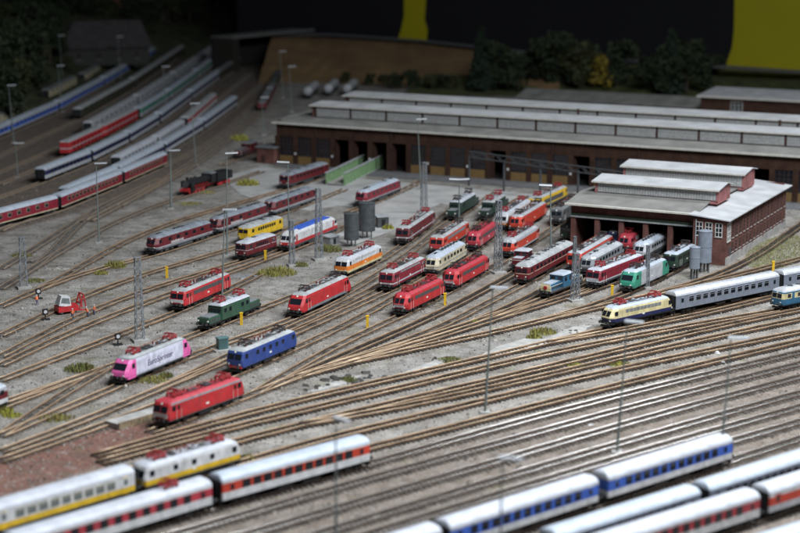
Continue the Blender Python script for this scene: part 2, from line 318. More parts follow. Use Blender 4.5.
T('q31', [('j', 'q28', 555, 572), 'V31', (660, 224)]); T('q32', [('j', 'q29', 560, 578), 'V32', (680, 226)]); T('q33', [('j', 'q3', 570, 590), 'V33', (690, 236)])
T('q4', [('j', 'q3', 345, 375), (450, 344), (530, 326), (590, 310), 'V34', 'V35', (720, 244)])
T('qr', [('j', 'q4', 520, 550), (640, 300), (700, 284), (750, 262), (800, 226), (850, 195)])
T('qr2', [('j', 'qr', 640, 662), (720, 281), (770, 268), (830, 252), (900, 235)])
T('q5', [(95, 458), (150, 442), (211, 425), (290, 402), (430, 373), (530, 348), 'V36', 'V37', 'V38'])
T('q5b', [('j', 'q5', 545, 570), (640, 331), (687, 320), (730, 310), (790, 294), (900, 266)])
T('q6', [(100, 465), (162, 447), (290, 415), (430, 383), (530, 358), (650, 335), (720, 320), 'V39'])
T('q7', [(100, 481), (200, 452), (280, 431), (400, 403), (530, 373), (601, 356), (650, 343), (730, 326), (800, 311), (900, 292)])
T('q8', [('j', 'q7', 300, 330), (400, 412), (530, 381), (650, 353), (720, 337), (800, 321), (900, 300)])
T('q9', ['V44', 'V43', (300, 443), (400, 424), (530, 391), (650, 364), (717, 350), (800, 334), (900, 312)])
T('q10', [(100, 520), (240, 481), (376, 449), (425, 437), (530, 409), (650, 379), (730, 359), (800, 343), (900, 319)])
T('Ta', ['V45', 'V46', (430, 448), (530, 421), (650, 390), (729, 371), (800, 354), (920, 326)], 'main')
T('Tb', [(60, 572), (200, 530), (350, 486), (530, 437), (650, 404), (783, 370), (920, 336)], 'main')
T('Tc', [(200, 551), (350, 507), (500, 463), (650, 419), (800, 379), (930, 346)], 'main')
T('Td', [(200, 573), (350, 527), (500, 481), (650, 437), (800, 395), (930, 361)], 'main')
T('Te', [(250, 574), (350, 544), (500, 496), (650, 451), (800, 409), (940, 372)], 'main')
T('Tf', [(350, 560), (500, 514), (650, 467), (800, 424), (940, 386)], 'main')
T('Tg', ['V48b', 'V48', 'V47', (800, 440), (940, 400)], 'main')
T('Tg2', [(480, 568), (600, 529), (735, 485), (830, 455), (950, 420)], 'main')
T('Th', ['V49', 'V50', (950, 437)], 'main'); T('Ti', ['V51', 'V52', (1000, 443)], 'main'); T('Tj', ['V53', (1000, 500)], 'main')
for tid, it in (('F1', ['F1a', 'F1b', 'F1c', (215, 140), (262, 98)]), ('F2', [(0, 232), 'F2a', 'F2b', 'F2c', 'F2d', (262, 84)]), ('F2x', [(60, 196), 'F2e', 'F2f', 'F2g', (250, 74)]), ('F3', [(-40, 213), 'F3a', 'F3b', 'F3c', 'F3d', 'F3e', 'F3f']), ('F4', [(0, 186), 'F4a', 'F4b', 'F4c', 'F4d', 'F4e']),
    ('F5', [(-20, 182), (40, 157), 'F5a', 'F5b', 'F5c']), ('F6', [(-30, 172), (30, 143), 'F6a', 'F6b']), ('F7', ['F7a', 'F7b', 'F7c', 'F7d']), ('F8', ['F8a', 'F8b', 'F8c', 'F8d']), ('F11', [(120, 207), (190, 165), (232, 135), 'F11', 'F11b', (290, 50)]), ('F13', [(90, 222), (170, 180), (215, 152), (252, 118), (275, 78)]), ('F10', [(222, 166), 'F10', (300, 138)])):
    T(tid, it, 'old', sl=SLG, it=25)
def rust_dust():
    from mathutils.kdtree import KDTree
    pts = [p for t in TRACKS.values() for p in t]; kd = KDTree(len(pts))
    for i, p in enumerate(pts): kd.insert((p.x, p.y, 0), i)
    kd.balance(); me = bpy.data.objects['ground'].data; at_ = me.color_attributes['soil']
    for v, c in zip(me.vertices, at_.data): q = c.color; q[3] = 1-sm(kd.find((v.co.x/S, v.co.y/S, 0))[2], 1.2, 4.2); c.color = q
rust_dust()
# ================================================================= ROLLING STOCK BUILDERS
def outline(L, hw, rec, cx, cy, splits=()):
    x = L/2-rec; f = lambda s: s
    pts = [(x, -hw+cy), (x, hw-cy), (x-cx, hw)]+[(q, hw) for q in splits]+[(-x+cx, hw), (-x, hw-cy), (-x, -hw+cy), (-x+cx, -hw)]+[(q, -hw) for q in reversed(splits)]+[(x-cx, -hw)]
    return pts
def shell(L, levels, cx, cy, mfun, splits=(), top=None, bottom=None, cscale=None):
    """levels: (z, recess, half width)"""
    rs = [[(x, y, z) for x, y in outline(L, hw, rec, cx*(1 if not cscale else cscale), cy, splits)] for z, rec, hw in levels]
    mb = MB(); n = 3+len(splits)
    def kind(j):
        k = len(splits)
        if j == 0: return 'end', 0
        if j == 1: return 'cor', 0
        if j <= 2+k: return 'side', j-2
        if j == 3+k: return 'cor', k
        if j == 4+k: return 'end', k
        if j == 5+k: return 'cor', k
        if j <= 6+2*k: return 'side', k-(j-6-k)
        return 'cor', 0
    mb.rings(rs, lambda i, j: mfun(i, *kind(j)), bottom, top); return mb
def interp(levels, z, k):
    for a, b in zip(levels, levels[1:]):
        if a[0] <= z <= b[0]: t = (z-a[0])/(b[0]-a[0]); return a[k]+(b[k]-a[k])*t
    return levels[-1][k]
def front_patch(L, levels, y0, y1, z0, z1, m, end=1, eps=.03):
    mb = MB(); o = []; i_ = []
    for y, z in ((y0, z0), (y1, z0), (y1, z1), (y0, z1)):
        x = L/2-interp(levels, z, 1); o.append((end*(x+eps), y*end, z)); i_.append((end*(x-.06), y*end, z))
    return mb.hexa(i_+o, m)
def side_patch(levels, x0, x1, z0, z1, m, sgn, eps=.03):
    mb = MB(); o = []; i_ = []
    for x, z in ((x0, z0), (x1, z0), (x1, z1), (x0, z1)):
        y = interp(levels, z, 2); o.append((x, sgn*(y+eps), z)); i_.append((x, sgn*(y-.05), z))
    return mb.hexa(i_+o, m) if sgn < 0 else mb.hexa(o+i_, m)
def wheel_mb(r):
    mb = MB(); mb.cyl((0, -.07, 0), (0, .07, 0), r, P['black'], 14); mb.cyl((0, .07, 0), (0, .10, 0), r*.78, P['dgrey'], 10); mb.cyl((0, -.10, 0), (0, -.07, 0), r*.78, P['dgrey'], 10); return mb
def bogie_mb(n, wb, r, m):
    mb = MB(); h = wb/2
    for s_ in (-1, 1):
        mb.box(-h-.6, h+.6, s_*1.02-.08, s_*1.02+.08, r*.95, r*.95+.28, m); mb.box(-.6, .6, s_*1.05-.13, s_*1.05+.13, .28, r+.35, m)
        for i in range(n):
            x = -h+i*wb/(n-1); mb.box(x-.22, x+.22, s_*1.08-.12, s_*1.08+.12, r-.22, r+.24, m); mb.cyl((x-.45, s_*1.1, r), (x-.45, s_*1.1, r+.4), .09, m, 6)
    mb.box(-h, h, -.95, .95, r+.05, r+.4, m); return mb
def add_bogie(t, x, n, wb, r, m=None, wheels=True):
    m = m or P['black']; b = link('bogie', shared(('bogie', n, round(wb, 1), r, m.name), lambda: bogie_mb(n, wb, r, m)), t, (x, 0, 0))
    if wheels:
        for i in range(n):
            for s_ in (-1, 1): link('wheel', shared(('wheel', r), lambda: wheel_mb(r)), b, (-wb/2+i*wb/(n-1), s_*.76, r))
def buffers(t, L, m=None):
    m = m or P['black']
    def f(): mb = MB(); mb.cyl((0, 0, 0), (.42, 0, 0), .09, m, 8); mb.cyl((.42, 0, 0), (.5, 0, 0), .24, P['dgrey'], 12); return mb
    me = shared(('buffer', m.name), f)
    for e in (-1, 1):
        for s_ in (-1, 1): link('buffer', me, t, (e*(L/2-.08), s_*.88, 1.06), 0 if e > 0 else math.pi)
    def g(): mb = MB(); mb.box(-.1, .1, -1.25, 1.25, .8, 1.22, m); mb.box(.1, .35, -.08, .08, .95, 1.1, P['dgrey']); mb.box(-.3, .05, -1.1, 1.1, .25, .55, P['black']); return mb
    me = shared(('buffer_beam', m.name), g)
    for e in (-1, 1): link('buffer_beam', me, t, (e*(L/2-.12), 0, 0), 0 if e > 0 else math.pi)
def panto_mb(m, up=0.):
    mb = MB(); r = .07; z = .3
    for x in (-1, 1):
        for y in (-.65, .65): mb.cyl((x*.8, y, 0), (x*.8, y, z), .1, P['insul'], 6); mb.cyl((x*.8, y, .1), (x*.8, y, .18), .15, P['insul'], 6)
    for y in (-.65, .65): mb.bar((-1.05, y, z), (1.05, y, z), r, m)
    for x in (-1.0, 0, 1.0): mb.bar((x, -.65, z), (x, .65, z), r, m)
    h = .62+up
    for y in (-.6, .6): mb.bar((-.95, y, z+.05), (1.1, y*.85, z+h*.45), r, m); mb.bar((.95, y, z+.05), (-1.1, y*.85, z+h*.45), r, m); mb.bar((1.1, y*.85, z+h*.45), (-.15, y*.9, z+h), r*.8, m); mb.bar((-1.1, y*.85, z+h*.45), (.15, y*.9, z+h), r*.8, m)
    mb.bar((1.1, -.55, z+h*.45), (1.1, .55, z+h*.45), r, m); mb.bar((-1.1, -.55, z+h*.45), (-1.1, .55, z+h*.45), r, m)
    for x in (-.2, .2): mb.bar((x, -.75, z+h), (x, .75, z+h), r*1.2, m); mb.bar((x, .75, z+h), (x, .98, z+h-.18), r, m); mb.bar((x, -.75, z+h), (x, -.98, z+h-.18), r, m)
    return mb
def place(k, name, label, cat, group):
    a, b, L, w_ = VEH[k]; d = a-b; c = (a+b)/2
    return thing(name, label, cat, (c.x, c.y, ZR+.03), math.atan2(d.y, d.x), group), L
STY = {'box': dict(rec=[(.9, .12), (1.25, 0), (2.02, 0), (2.95, .34), (3.30, .5)], cx=.22, cy=.28), 'round': dict(rec=[(.9, .35), (1.3, .1), (1.9, .0), (2.1, .08), (2.95, .62), (3.30, .9)], cx=.75, cy=.6),
       'modern': dict(rec=[(.75, .2), (1.2, .02), (1.75, .12), (2.0, .25), (3.0, 1.05), (3.45, 1.45)], cx=.5, cy=.38), 'flat': dict(rec=[(.95, .0), (1.3, 0), (2.0, 0), (3.0, .12), (3.3, .2)], cx=.3, cy=.4)}
GL = 'locomotives parked in the depot yard'
def eloco(k, label, bands, roof='roof', style='box', panto='pred', strip=None, bib=None, nose=None, nosel=2.2, nax=2, roofband=None, skirt='black', equip=1, bogie=None, lamp=True, doors=True, up=0., beam=None, name='electric_locomotive', roofcol2=None, text=None, group=GL, windows=0, frontband=None):
    """bands: [(z_top, material)] from the sill up"""
    t, L = place(k, name, label, 'locomotive', group); st = STY[style]; hw = 1.48
    zs = sorted(set([z for z, _ in st['rec']]+[z for z, _ in bands[:-1]])); zt = st['rec'][-1][0]
    rl = [(z, r) for z, r in st['rec']]
    lv = [(z, interp([(a, b) for a, b in rl], z, 1), hw-(.06 if z > 3.2 else 0)-(.05 if z < 1.1 else 0)) for z in zs if z <= zt]
    def band(z):
        for b, m in bands:
            if z < b-1e-4: return m
        return bands[-1][1]
    splits = (L/2-nosel, -(L/2-nosel)) if nose else ()
    def mf(i, kind, q):
        z = (lv[i][0]+lv[i+1][0])/2; m = band(z)
        if nose and (kind in ('end', 'cor') or q in (0, len(splits))): m = nose
        if frontband and kind in ('end', 'cor') and frontband[0] < z < frontband[1]: m = frontband[2]
        return P[m]
    build(shell(L, lv, st['cx'], st['cy'], mf, splits, P[roof], P['black']), 'body', t)
    r0 = lv[-1][1]; RL_ = [(zt, r0, lv[-1][2]-.02), (zt+.16, r0+.25, 1.28), (zt+.32, r0+.7, .95), (zt+.38, r0+1.0, .5)]
    build(shell(L, RL_, st['cx'], st['cy'], lambda i, kd, q: P[roofband] if roofband and i == 0 else P[roof], (), P[roof]), 'roof', t)
    zw0, zw1 = (2.1, 2.9) if style != 'modern' else (2.1, 2.95)
    for e in (1, -1):
        wy = hw-st['cy']-.05
        if style == 'modern': build(front_patch(L, lv, -wy, wy, zw0, zw1, P['glass'], e), 'windscreen', t)
        else:
            for y0, y1 in ((-wy, -.06), (.06, wy)): build(front_patch(L, lv, y0, y1, zw0, zw1, P['glass'], e), 'windscreen', t)
        if bib: build(front_patch(L, lv, -wy-.1, wy+.1, 1.42, 1.95, P[bib], e, .02), 'front_stripe', t)
        for y, z in ((-.95, 1.4), (.95, 1.4), (0, zt-.12)):
            build(front_patch(L, lv, y-.13, y+.13, z-.11, z+.11, P['lamp'], e, .06), 'headlight', t)
        xw = L/2-1.9 if style == 'modern' else L/2-1.15
        for s_ in (-1, 1):
            x0 = e*(xw+.35); x1 = e*(xw-.35)
            build(side_patch(lv, min(x0, x1), max(x0, x1), 2.2, 2.9, P['glass'], s_), 'cab_window', t)
            if doors:
                xd = e*(xw-.95); build(side_patch(lv, xd-.36, xd+.36, 1.05, 3.0, P[nose or band(1.6)], s_, .025), 'cab_door', t); build(side_patch(lv, xd-.2, xd+.2, 2.25, 2.85, P['glass'], s_, .04), 'door_window', t)
                mb = MB(); mb.bar((xd-.48, s_*(hw+.06), .9), (xd-.48, s_*(hw+.06), 2.2), .025, P['lamp']); mb.bar((xd+.48, s_*(hw+.06), .9), (xd+.48, s_*(hw+.06), 2.2), .025, P['lamp']); build(mb, 'handrail', t)
    xs = L/2-(3.3 if style != 'modern' else 4.0)
    for s_ in (-1, 1):
        if strip:
            m, z0, z1, n = strip; mb = MB(); ww = 2*xs/n
            for i in range(n):
                q = side_patch(lv, -xs+i*ww+.06, -xs+(i+1)*ww-.06, z0, z1, P[m], s_); kk = len(mb.v); mb.v += q.v
                for f in q.f: mb.face([kk+j for j in f], P[m])
            build(mb, 'ventilation_grille', t)
        for i in range(windows):
            x = -xs+(i+.5)*2*xs/windows; build(side_patch(lv, x-.35, x+.35, 2.2, 2.8, P['glass'], s_), 'side_window', t)
        build(side_patch(lv, -.3, .3, 1.55, 1.8, P['lamp'], s_, .012), 'number_plate', t)
    zr_ = zt+.38
    for e in (1, -1):
        link('pantograph', shared(('pantograph', panto, up), lambda: panto_mb(P[panto], up)), t, (e*(L/2-r0-2.5), 0, zr_-.06), 0 if e > 0 else math.pi)
    if equip:
        mb = MB(); rng = random.Random(hash(k) % 97 if False else sum(map(ord, k))); x = -L/2+r0+4.2
        while x < L/2-r0-4.4:
            q = rng.random(); l = rng.uniform(.5, 1.3)
            if q < .4: mb.box(x, x+l, -.6, .6, zr_-.05, zr_+.26, P['dgrey' if rng.random() < .5 else roof]); mb.cyl((x+l/2, 0, zr_+.2), (x+l/2, 0, zr_+.34), .3, P['pdark'], 8)
            elif q < .65: mb.box(x, x+l*.8, -.4, .4, zr_-.05, zr_+.14, P['dgrey'])
            elif q < .85: mb.cyl((x+.3, .3, zr_-.05), (x+.3, .3, zr_+.45), .14, P['insul'], 6); mb.cyl((x+.3, -.35, zr_-.05), (x+.3, -.35, zr_+.4), .14, P['insul'], 6)
            else: mb.cyl((x+.35, 0, zr_-.04), (x+.35, 0, zr_+.08), .4, P['dgrey'], 10)
            x += l+.25
        mb.bar((-L/2+r0+3, .75, zr_+.2), (L/2-r0-3, .75, zr_+.2), .05, P['pdark']); mb.bar((-L/2+r0+3, -.7, zr_+.3), (L/2-r0-3, -.7, zr_+.3), .05, P['rustr']); build(mb, 'roof_equipment', t)
    mb = MB(); mb.box(-L/2+.25, L/2-.25, -1.3, 1.3, .72, .98, P[skirt]); mb.box(-1.5, 1.5, -1.25, 1.25, .28, .74, P['black']); build(mb, 'underframe', t)
    wb = 2.9 if nax == 2 else 3.9
    for e in (1, -1): add_bogie(t, e*(L/2-(3.9 if nax == 2 else 4.5)), nax, wb, .6, P[bogie or 'black'])
    buffers(t, L, P[beam] if beam else None)
    return t, L, lv
def hull(k, label, bands, roof, cab=2.1, nax=3, style='round', strip=None, group=GL, name='diesel_locomotive', bogie='dgrey', text=False, roofpanel=None, cat='locomotive', windows=4, bib=None, roofh=.62):
    """diesel locomotive or railcar with an arched roof"""
    t, L = place(k, name, label, cat, group); st = STY[style]; hw = 1.48; zt = 3.2
    zs = sorted(set([z for z, _ in st['rec'] if z < zt]+[z for z, _ in bands[:-1]]+[zt])); lv = [(z, interp(st['rec'], z, 1), hw-(.05 if z < 1.1 else 0)) for z in zs]
    def band(z):
        for b, m in bands:
            if z < b-1e-4: return m
        return bands[-1][1]
    build(shell(L, lv, st['cx'], st['cy'], lambda i, kd, q: P[band((lv[i][0]+lv[i+1][0])/2)], (), P[roof], P['black']), 'body', t)
    r0 = lv[-1][1]; h = roofh
    RL_ = [(zt, r0, hw-.02), (zt+h*.4, r0+.3, 1.28), (zt+h*.75, r0+.7, .92), (zt+h, r0+1.1, .35)]
    build(shell(L, RL_, st['cx'], st['cy'], lambda i, kd, q: P[roof], (), P[roof]), 'roof', t, smooth=False)
    for e in (1, -1):
        wy = hw-st['cy']-.05
        for y0, y1 in ((-wy, -.06), (.06, wy)): build(front_patch(L, lv, y0, y1, 2.15, 2.9, P['glass'], e), 'windscreen', t)
        for y, z in ((-.85, 1.45), (.85, 1.45), (0, 3.08)): build(front_patch(L, lv, y-.13, y+.13, z-.1, z+.1, P['lamp'], e, .06), 'headlight', t)
        if bib: build(front_patch(L, lv, -wy-.1, wy+.1, 1.2, 1.75, P[bib], e, .02), 'front_stripe', t)
        for s_ in (-1, 1):
            x = e*(L/2-1.5); build(side_patch(lv, x-.4, x+.4, 2.2, 2.85, P['glass'], s_), 'cab_window', t)
            x = e*(L/2-2.5); build(side_patch(lv, x-.33, x+.33, 1.05, 3.0, P[band(1.7)], s_, .022), 'cab_door', t)
    xs = L/2-3.4
    me = None
    for s_ in (-1, 1):
        for i in range(windows):
            x = -xs+(i+.5)*2*xs/windows; ww = min(.55, xs/windows*.7); build(side_patch(lv, x-ww, x+ww, 2.2, 2.82, P['glass' if not strip else strip], s_), 'side_window', t)
        if text: # illegible white lettering on the flank
            mb = MB(); rng = random.Random(3)
            x = xs*.15
            while x < xs*.75:
                l = rng.uniform(.12, .3); q = side_patch(lv, x, x+l, 1.55, 1.55+rng.uniform(.3, .55), P['white'], s_, .012); kk = len(mb.v); mb.v += q.v
                for f in q.f: mb.face([kk+j for j in f], P['white'])
                x += l+.1
            build(mb, 'flank_lettering', t)
    mb = MB(); zt2 = zt+h; x = -L/2+r0+2.2; rng = random.Random(sum(map(ord, k)))
    while x < L/2-r0-2.4:
        l = rng.uniform(.8, 1.8)
        if rng.random() < .6: mb.box(x, x+l, -.5, .5, zt2-.12, zt2+.12, P[roofpanel or roof])
        else: mb.cyl((x+.5, 0, zt2-.1), (x+.5, 0, zt2+.1), .5, P[roofpanel or 'dgrey'], 10)
        x += l+.5
    build(mb, 'roof_vents', t)
    if roofpanel: build(MB().box(-L/2+3.2, L/2-4.5, -1.0, 1.0, zt2-.2, zt2+.03, P[roofpanel]), 'roof_panel', t)
    mb = MB(); mb.box(-L/2+.3, L/2-.3, -1.3, 1.3, .7, .96, P['black']); mb.box(-2.6, 2.6, -1.28, 1.28, .25, .72, P[bogie]); build(mb, 'underframe', t)
    for e in (1, -1): add_bogie(t, e*(L/2-(4.2 if nax == 3 else 3.2)), nax, 3.7 if nax == 3 else 2.4, .52, P[bogie])
    buffers(t, L); return t, L, lv
def croc(k, label, roof='roofw', panto='pred', body='green', hood='green', group=GL):
    t, L = place(k, 'electric_locomotive', label, 'locomotive', group); hl = 3.9; cl = L-2*hl
    lv = [(1.05, 0, 1.45), (2.1, 0, 1.48), (2.9, .1, 1.46), (3.35, .16, 1.4)]
    build(shell(cl+.6, lv, .12, .2, lambda i, a, b: P[body], (), P[roof], P['black']), 'body', t)
    build(shell(cl+.9, [(3.35, .1, 1.45), (3.55, .25, 1.2), (3.72, .5, .8)], .12, .2, lambda i, a, b: P[roof], (), P[roof]), 'roof', t)
    for e in (1, -1):
        x0, x1 = sorted((e*(cl/2+.25), e*(L/2-.1))); mb = MB(); m = P[hood]
        q = [(x0, -1.2, 1.05), (x1, -1.2, 1.05), (x1, 1.2, 1.05), (x0, 1.2, 1.05)]; mb.hexa(q+[(x0, -1.15, 2.05), (x1, -1.12, 1.95), (x1, 1.12, 1.95), (x0, 1.15, 2.05)], m)
        o = build(mb, 'hood', t); build(MB().box(x0+.3, x1-.3, -.9, .9, 2.0, 2.12, P['grey']), 'hood_cover', o)
        for s_ in (-1, 1):
            mb = MB(); [mb.box(x0+.4+i*.62, x0+.8+i*.62, s_*1.2-.03, s_*1.2+.03, 1.3, 1.75, P['dgrey']) for i in range(5)]; build(mb, 'louvres', o)
        for y in (-.95, .95): build(MB().cyl((e*(L/2-.1), y, 1.5), (e*(L/2+.06), y, 1.5), .16, P['lamp'], 8), 'headlight', t)
        for y0, y1 in ((-1.1, -.4), (-.3, .3), (.4, 1.1)): build(front_patch(cl+.6, lv, y0, y1, 2.3, 2.85, P['glass'], e), 'windscreen', t)
        for s_ in (-1, 1):
            for xx in (cl/2-.7, cl/2-2.2): build(side_patch(lv, e*xx-.35, e*xx+.35, 2.2, 2.85, P['glass'], s_), 'side_window', t)
            build(side_patch(lv, e*(cl/2-1.45)-.28, e*(cl/2-1.45)+.28, 1.1, 2.95, P[body], s_, .025), 'cab_door', t)
        link('pantograph', shared(('pantograph', panto, .1), lambda: panto_mb(P[panto], .1)), t, (e*(cl/2-1.1), 0, 3.68), 0 if e > 0 else math.pi)
        add_bogie(t, e*(L/2-4.2), 3, 4.4, .62)
    mb = MB(); [mb.box(-1.8+i*1.2, -1.0+i*1.2, -.45, .45, 3.68, 3.9, P['lgrey' if i % 2 else 'grey']) for i in range(3)]; build(mb, 'roof_equipment', t)
    build(MB().box(-L/2+.2, L/2-.2, -1.28, 1.28, .78, 1.05, P['black']), 'underframe', t); buffers(t, L); return t, L
def coach(k, label, bands, roof, nwin=11, wz=(2.0, 2.85), wlen=1.2, wm='glass', frame=None, group=None, name='passenger_coach', near=True, roofh=.75, vents=0, doorm=None, winband=None, nose=None, zg=3.25, cab=None, upper=None, gangway=True, sill=.98):
    t, L = place(k, name, label, 'coach', group); hw = 1.43
    zs = sorted(set([sill, zg]+[z for z, _ in bands[:-1] if sill < z < zg])); lv = [(z, .0, hw) for z in zs]
    if nose:                                      # driving-trailer nose at the rear (right) end
        pass
    def band(z):
        for b, m in bands:
            if z < b-1e-4: return m
        return bands[-1][1]
    build(shell(L-.5, lv, .14, .16, lambda i, kd, q: P['ends'] if kd == 'end' and gangway and not cab else P[band((lv[i][0]+lv[i+1][0])/2)], (), P[roof], P['black']), 'body', t)
    h = roofh; RL_ = [(zg, 0, hw+.02), (zg+h*.38, .04, 1.30), (zg+h*.68, .12, 1.05), (zg+h*.9, .28, .66), (zg+h, .45, .25)]
    build(shell(L-.46, RL_, .14, .16, lambda i, kd, q: P[roof], (), P[roof], P[roof]), 'roof', t, smooth=False)
    if near and vents:
        mb = MB()
        for i in range(vents):
            x = -L/2+1.5+i*(L-3)/(vents-1)
            mb.box(x-.25, x+.25, -.16, .16, zg+h-.05, zg+h+.12, P[roof])
        build(mb, 'roof_vents', t)
    xs = L/2-3.0; ww = 2*xs/nwin; wl = min(wlen, ww*.72)
    def win():
        mb = MB(); fm = P[frame] if frame else P['ends']
        mb.box(-wl/2-.05, wl/2+.05, -.02, .025, wz[0]-.05, wz[1]+.05, fm); mb.box(-wl/2, wl/2, .025, .04, wz[0], wz[1], P[wm]); mb.box(-wl/2, wl/2, .04, .05, wz[0]+(wz[1]-wz[0])*.66, wz[0]+(wz[1]-wz[0])*.7, fm); return mb
    me = shared(('window', round(wl, 2), wz, wm, frame), win)
    def win2():
        mb = MB(); mb.box(-wl/2, wl/2, -.02, .04, upper[0], upper[1], P['glass']); return mb
    for s_ in (1, -1):
        for i in range(nwin): link('window', me, t, (-xs+(i+.5)*ww, s_*hw, 0), 0 if s_ > 0 else math.pi)
        if upper:
            for i in range(nwin): link('window', shared(('window', round(wl, 2), upper), win2), t, (-xs+(i+.5)*ww, s_*hw, 0), 0 if s_ > 0 else math.pi)
        if near:
            for e in (1, -1):
                x = e*(L/2-1.7); o = build(side_patch([(0, 0, hw), (4, 0, hw)], x-.45, x+.45, 1.02, 3.05, P[doorm or band(1.5)], s_, .02), 'door', t)
                if band(2.5) != band(1.5): zb = [b for b, m_ in bands if m_ == band(1.5)][0]; build(side_patch([(0, 0, hw), (4, 0, hw)], x-.45, x+.45, zb, 2.98, P[band(2.5)], s_, .026), 'door_upper_panel', o)
                build(side_patch([(0, 0, hw), (4, 0, hw)], x-.28, x+.28, 2.05, 2.75, P[wm], s_, .035), 'door_window', o)
    if gangway:
        for e in (1, -1): build(MB().box(min(e*(L/2-.27), e*(L/2+.02)), max(e*(L/2-.27), e*(L/2+.02)), -.75, .75, 1.1, 3.3, P['ends']), 'gangway', t)
    mb = MB(); mb.box(-L/2+.4, L/2-.4, -1.2, 1.2, .78, .98, P['black']); mb.box(-3.5, -.8, -1.2, 1.2, .3, .8, P['black']); mb.box(.6, 2.8, -1.1, 1.1, .35, .8, P['dgrey']); build(mb, 'underframe', t)
    for e in (1, -1): add_bogie(t, e*(L/2-3.6), 2, 2.5, .46, wheels=near)
    if near: buffers(t, L)
    return t, L
# ================================================================= LOCOMOTIVES
eloco('V1', 'red electric locomotive with long black side grille and grey roof beside the green one', [(1.2, 'red'), (9, 'red')], 'roof', strip=('dgrey', 2.25, 2.95, 8), bib='white', nax=3)
croc('V2', 'green articulated electric locomotive with low hoods and white roof in the middle of the yard')
hull('V3', 'dark red railbus with pale roof beside the yellow one', [(1.9, 'maroon'), (2.0, 'lgrey'), (9, 'maroon')], 'roofw', nax=2, style='flat', windows=6, strip='glass', name='railbus', cat='railbus', bogie='black', roofh=.5)
hull('V4', 'maroon diesel locomotive with white lettering, front one of three in a row', [(1.3, 'grey'), (1.45, 'lgrey'), (9, 'maroon')], 'roofb', text=True, windows=5)
hull('V5', 'maroon diesel locomotive with white stripe coupled between two similar ones', [(1.3, 'grey'), (1.5, 'lgrey'), (9, 'maroon')], 'roofb', windows=4, text=True)
hull('V6', 'maroon diesel locomotive with blue grey roof, rearmost of the row of three', [(1.3, 'grey'), (1.45, 'lgrey'), (9, 'maroon')], 'roofb', windows=5)
hull('V7', 'maroon railcar with silver roof standing beside the green bridge girders', [(1.2, 'dgrey'), (9, 'maroon')], 'roofb', nax=2, windows=8, style='flat', name='railcar', cat='railcar')
hull('V8', 'maroon diesel locomotive with pale silver roof alone on the concrete apron', [(1.25, 'dgrey'), (1.4, 'lgrey'), (9, 'wine')], 'roofl', windows=6)
hull('V9', 'yellow railbus with grey roof behind the dark red railbus', [(9, 'yellow')], 'roof', nax=2, style='flat', windows=8, name='railbus', cat='railbus', bogie='black', roofh=.5)
hull('V10', 'white diesel locomotive with red sill stripe and bright blue roof beside the water tanks', [(1.1, 'dgrey'), (1.75, 'red'), (9, 'white')], 'white', roofpanel='rblue', windows=0, nax=3, style='modern')
eloco('V11', 'white electric locomotive with wide orange side stripe and white roof', [(1.35, 'cream'), (1.5, 'orange'), (2.2, 'orange'), (9, 'white')], 'roofw', nax=2, strip=('lgrey', 2.75, 3.1, 6), skirt='dgrey', doors=False, frontband=(2.2, 3.4, 'white'))
t, L, lv = eloco('V12', 'slant nosed red electric locomotive with grey sill and dark pantographs in mid yard', [(1.2, 'grey'), (9, 'red')], 'roof', style='modern', panto='pdark', roofband='roof', nose='red', nosel=2.3, skirt='dgrey', bib=None)
eloco('V13', 'wine red electric locomotive with white sill stripe, right of the orange striped one', [(1.3, 'wine'), (1.55, 'lgrey'), (9, 'wine')], 'roof', panto='pred', strip=('grey', 2.85, 3.15, 7), skirt='dgrey')
eloco('V14', 'bright red electric locomotive with black grille, nearer of the pair on its track', [(9, 'red')], 'pink_red', style='round', strip=('dgrey', 2.25, 2.85, 8), bib='lgrey', panto='pred')
hull('V15', 'cream diesel railcar with pale grey roof half hidden behind the bright red locomotive', [(1.5, 'beige'), (1.7, 'grey'), (9, 'beige')], 'roofl', windows=6, nax=2, name='railcar', cat='railcar')
eloco('V16', 'bright red electric locomotive next to the lattice mast, behind its twin', [(9, 'red')], 'pink_red', style='round', strip=('dgrey', 2.25, 2.85, 8), bib='lgrey', panto='pdark')
eloco('V17', 'dark red electric locomotive with grey sill in front of the concrete apron', [(1.35, 'maroon'), (1.6, 'lgrey'), (9, 'maroon')], 'roof', panto='pred', skirt='lgrey', strip=('maroon', 2.7, 3.1, 5))
eloco('V18', 'orange red electric locomotive with grey ventilation band and dark roof gear', [(1.15, 'grey'), (9, 'orange_red')], 'roof', panto='pdark', strip=('grey', 2.45, 3.0, 6), style='box', bib='pink_red')
croc('V19', 'dark green articulated locomotive with pale roof, left of two in front of the long shed', body='dgreen', hood='dgreen', roof='roofw', panto='pdark')
croc('V20', 'dark green articulated locomotive with red roof gear, right of two before the long shed', body='dgreen', hood='dgreen', roof='roof', panto='pred')
eloco('V21', 'faded red electric locomotive with red roof hidden behind the bright red pair', [(9, 'pink_red')], 'pink_red', style='round', strip=('dgrey', 2.2, 2.8, 7), panto='pdark')
eloco('V22', 'white electric locomotive with orange sill at the far end of the crowded sidings', [(1.6, 'orange'), (9, 'white')], 'roofw', panto='pred', style='box')
eloco('V23', 'orange red electric locomotive with silver roof full of dark gear, beside the white one', [(9, 'orange_red')], 'roofs', panto='pdark', style='round', bib='orange_red')
eloco('V24', 'orange red electric locomotive with silver upper body standing right of the lattice mast', [(1.25, 'lgrey'), (2.75, 'orange_red'), (9, 'lgrey')], 'roofs', panto='pred', style='round')
hull('V26', 'long dark red vintage railcar with white roof beside the blue shunter', [(1.9, 'maroon'), (2.0, 'beige'), (9, 'maroon')], 'roof', windows=9, nax=2, style='flat', name='railcar', cat='railcar', bogie='black', roofh=.8)
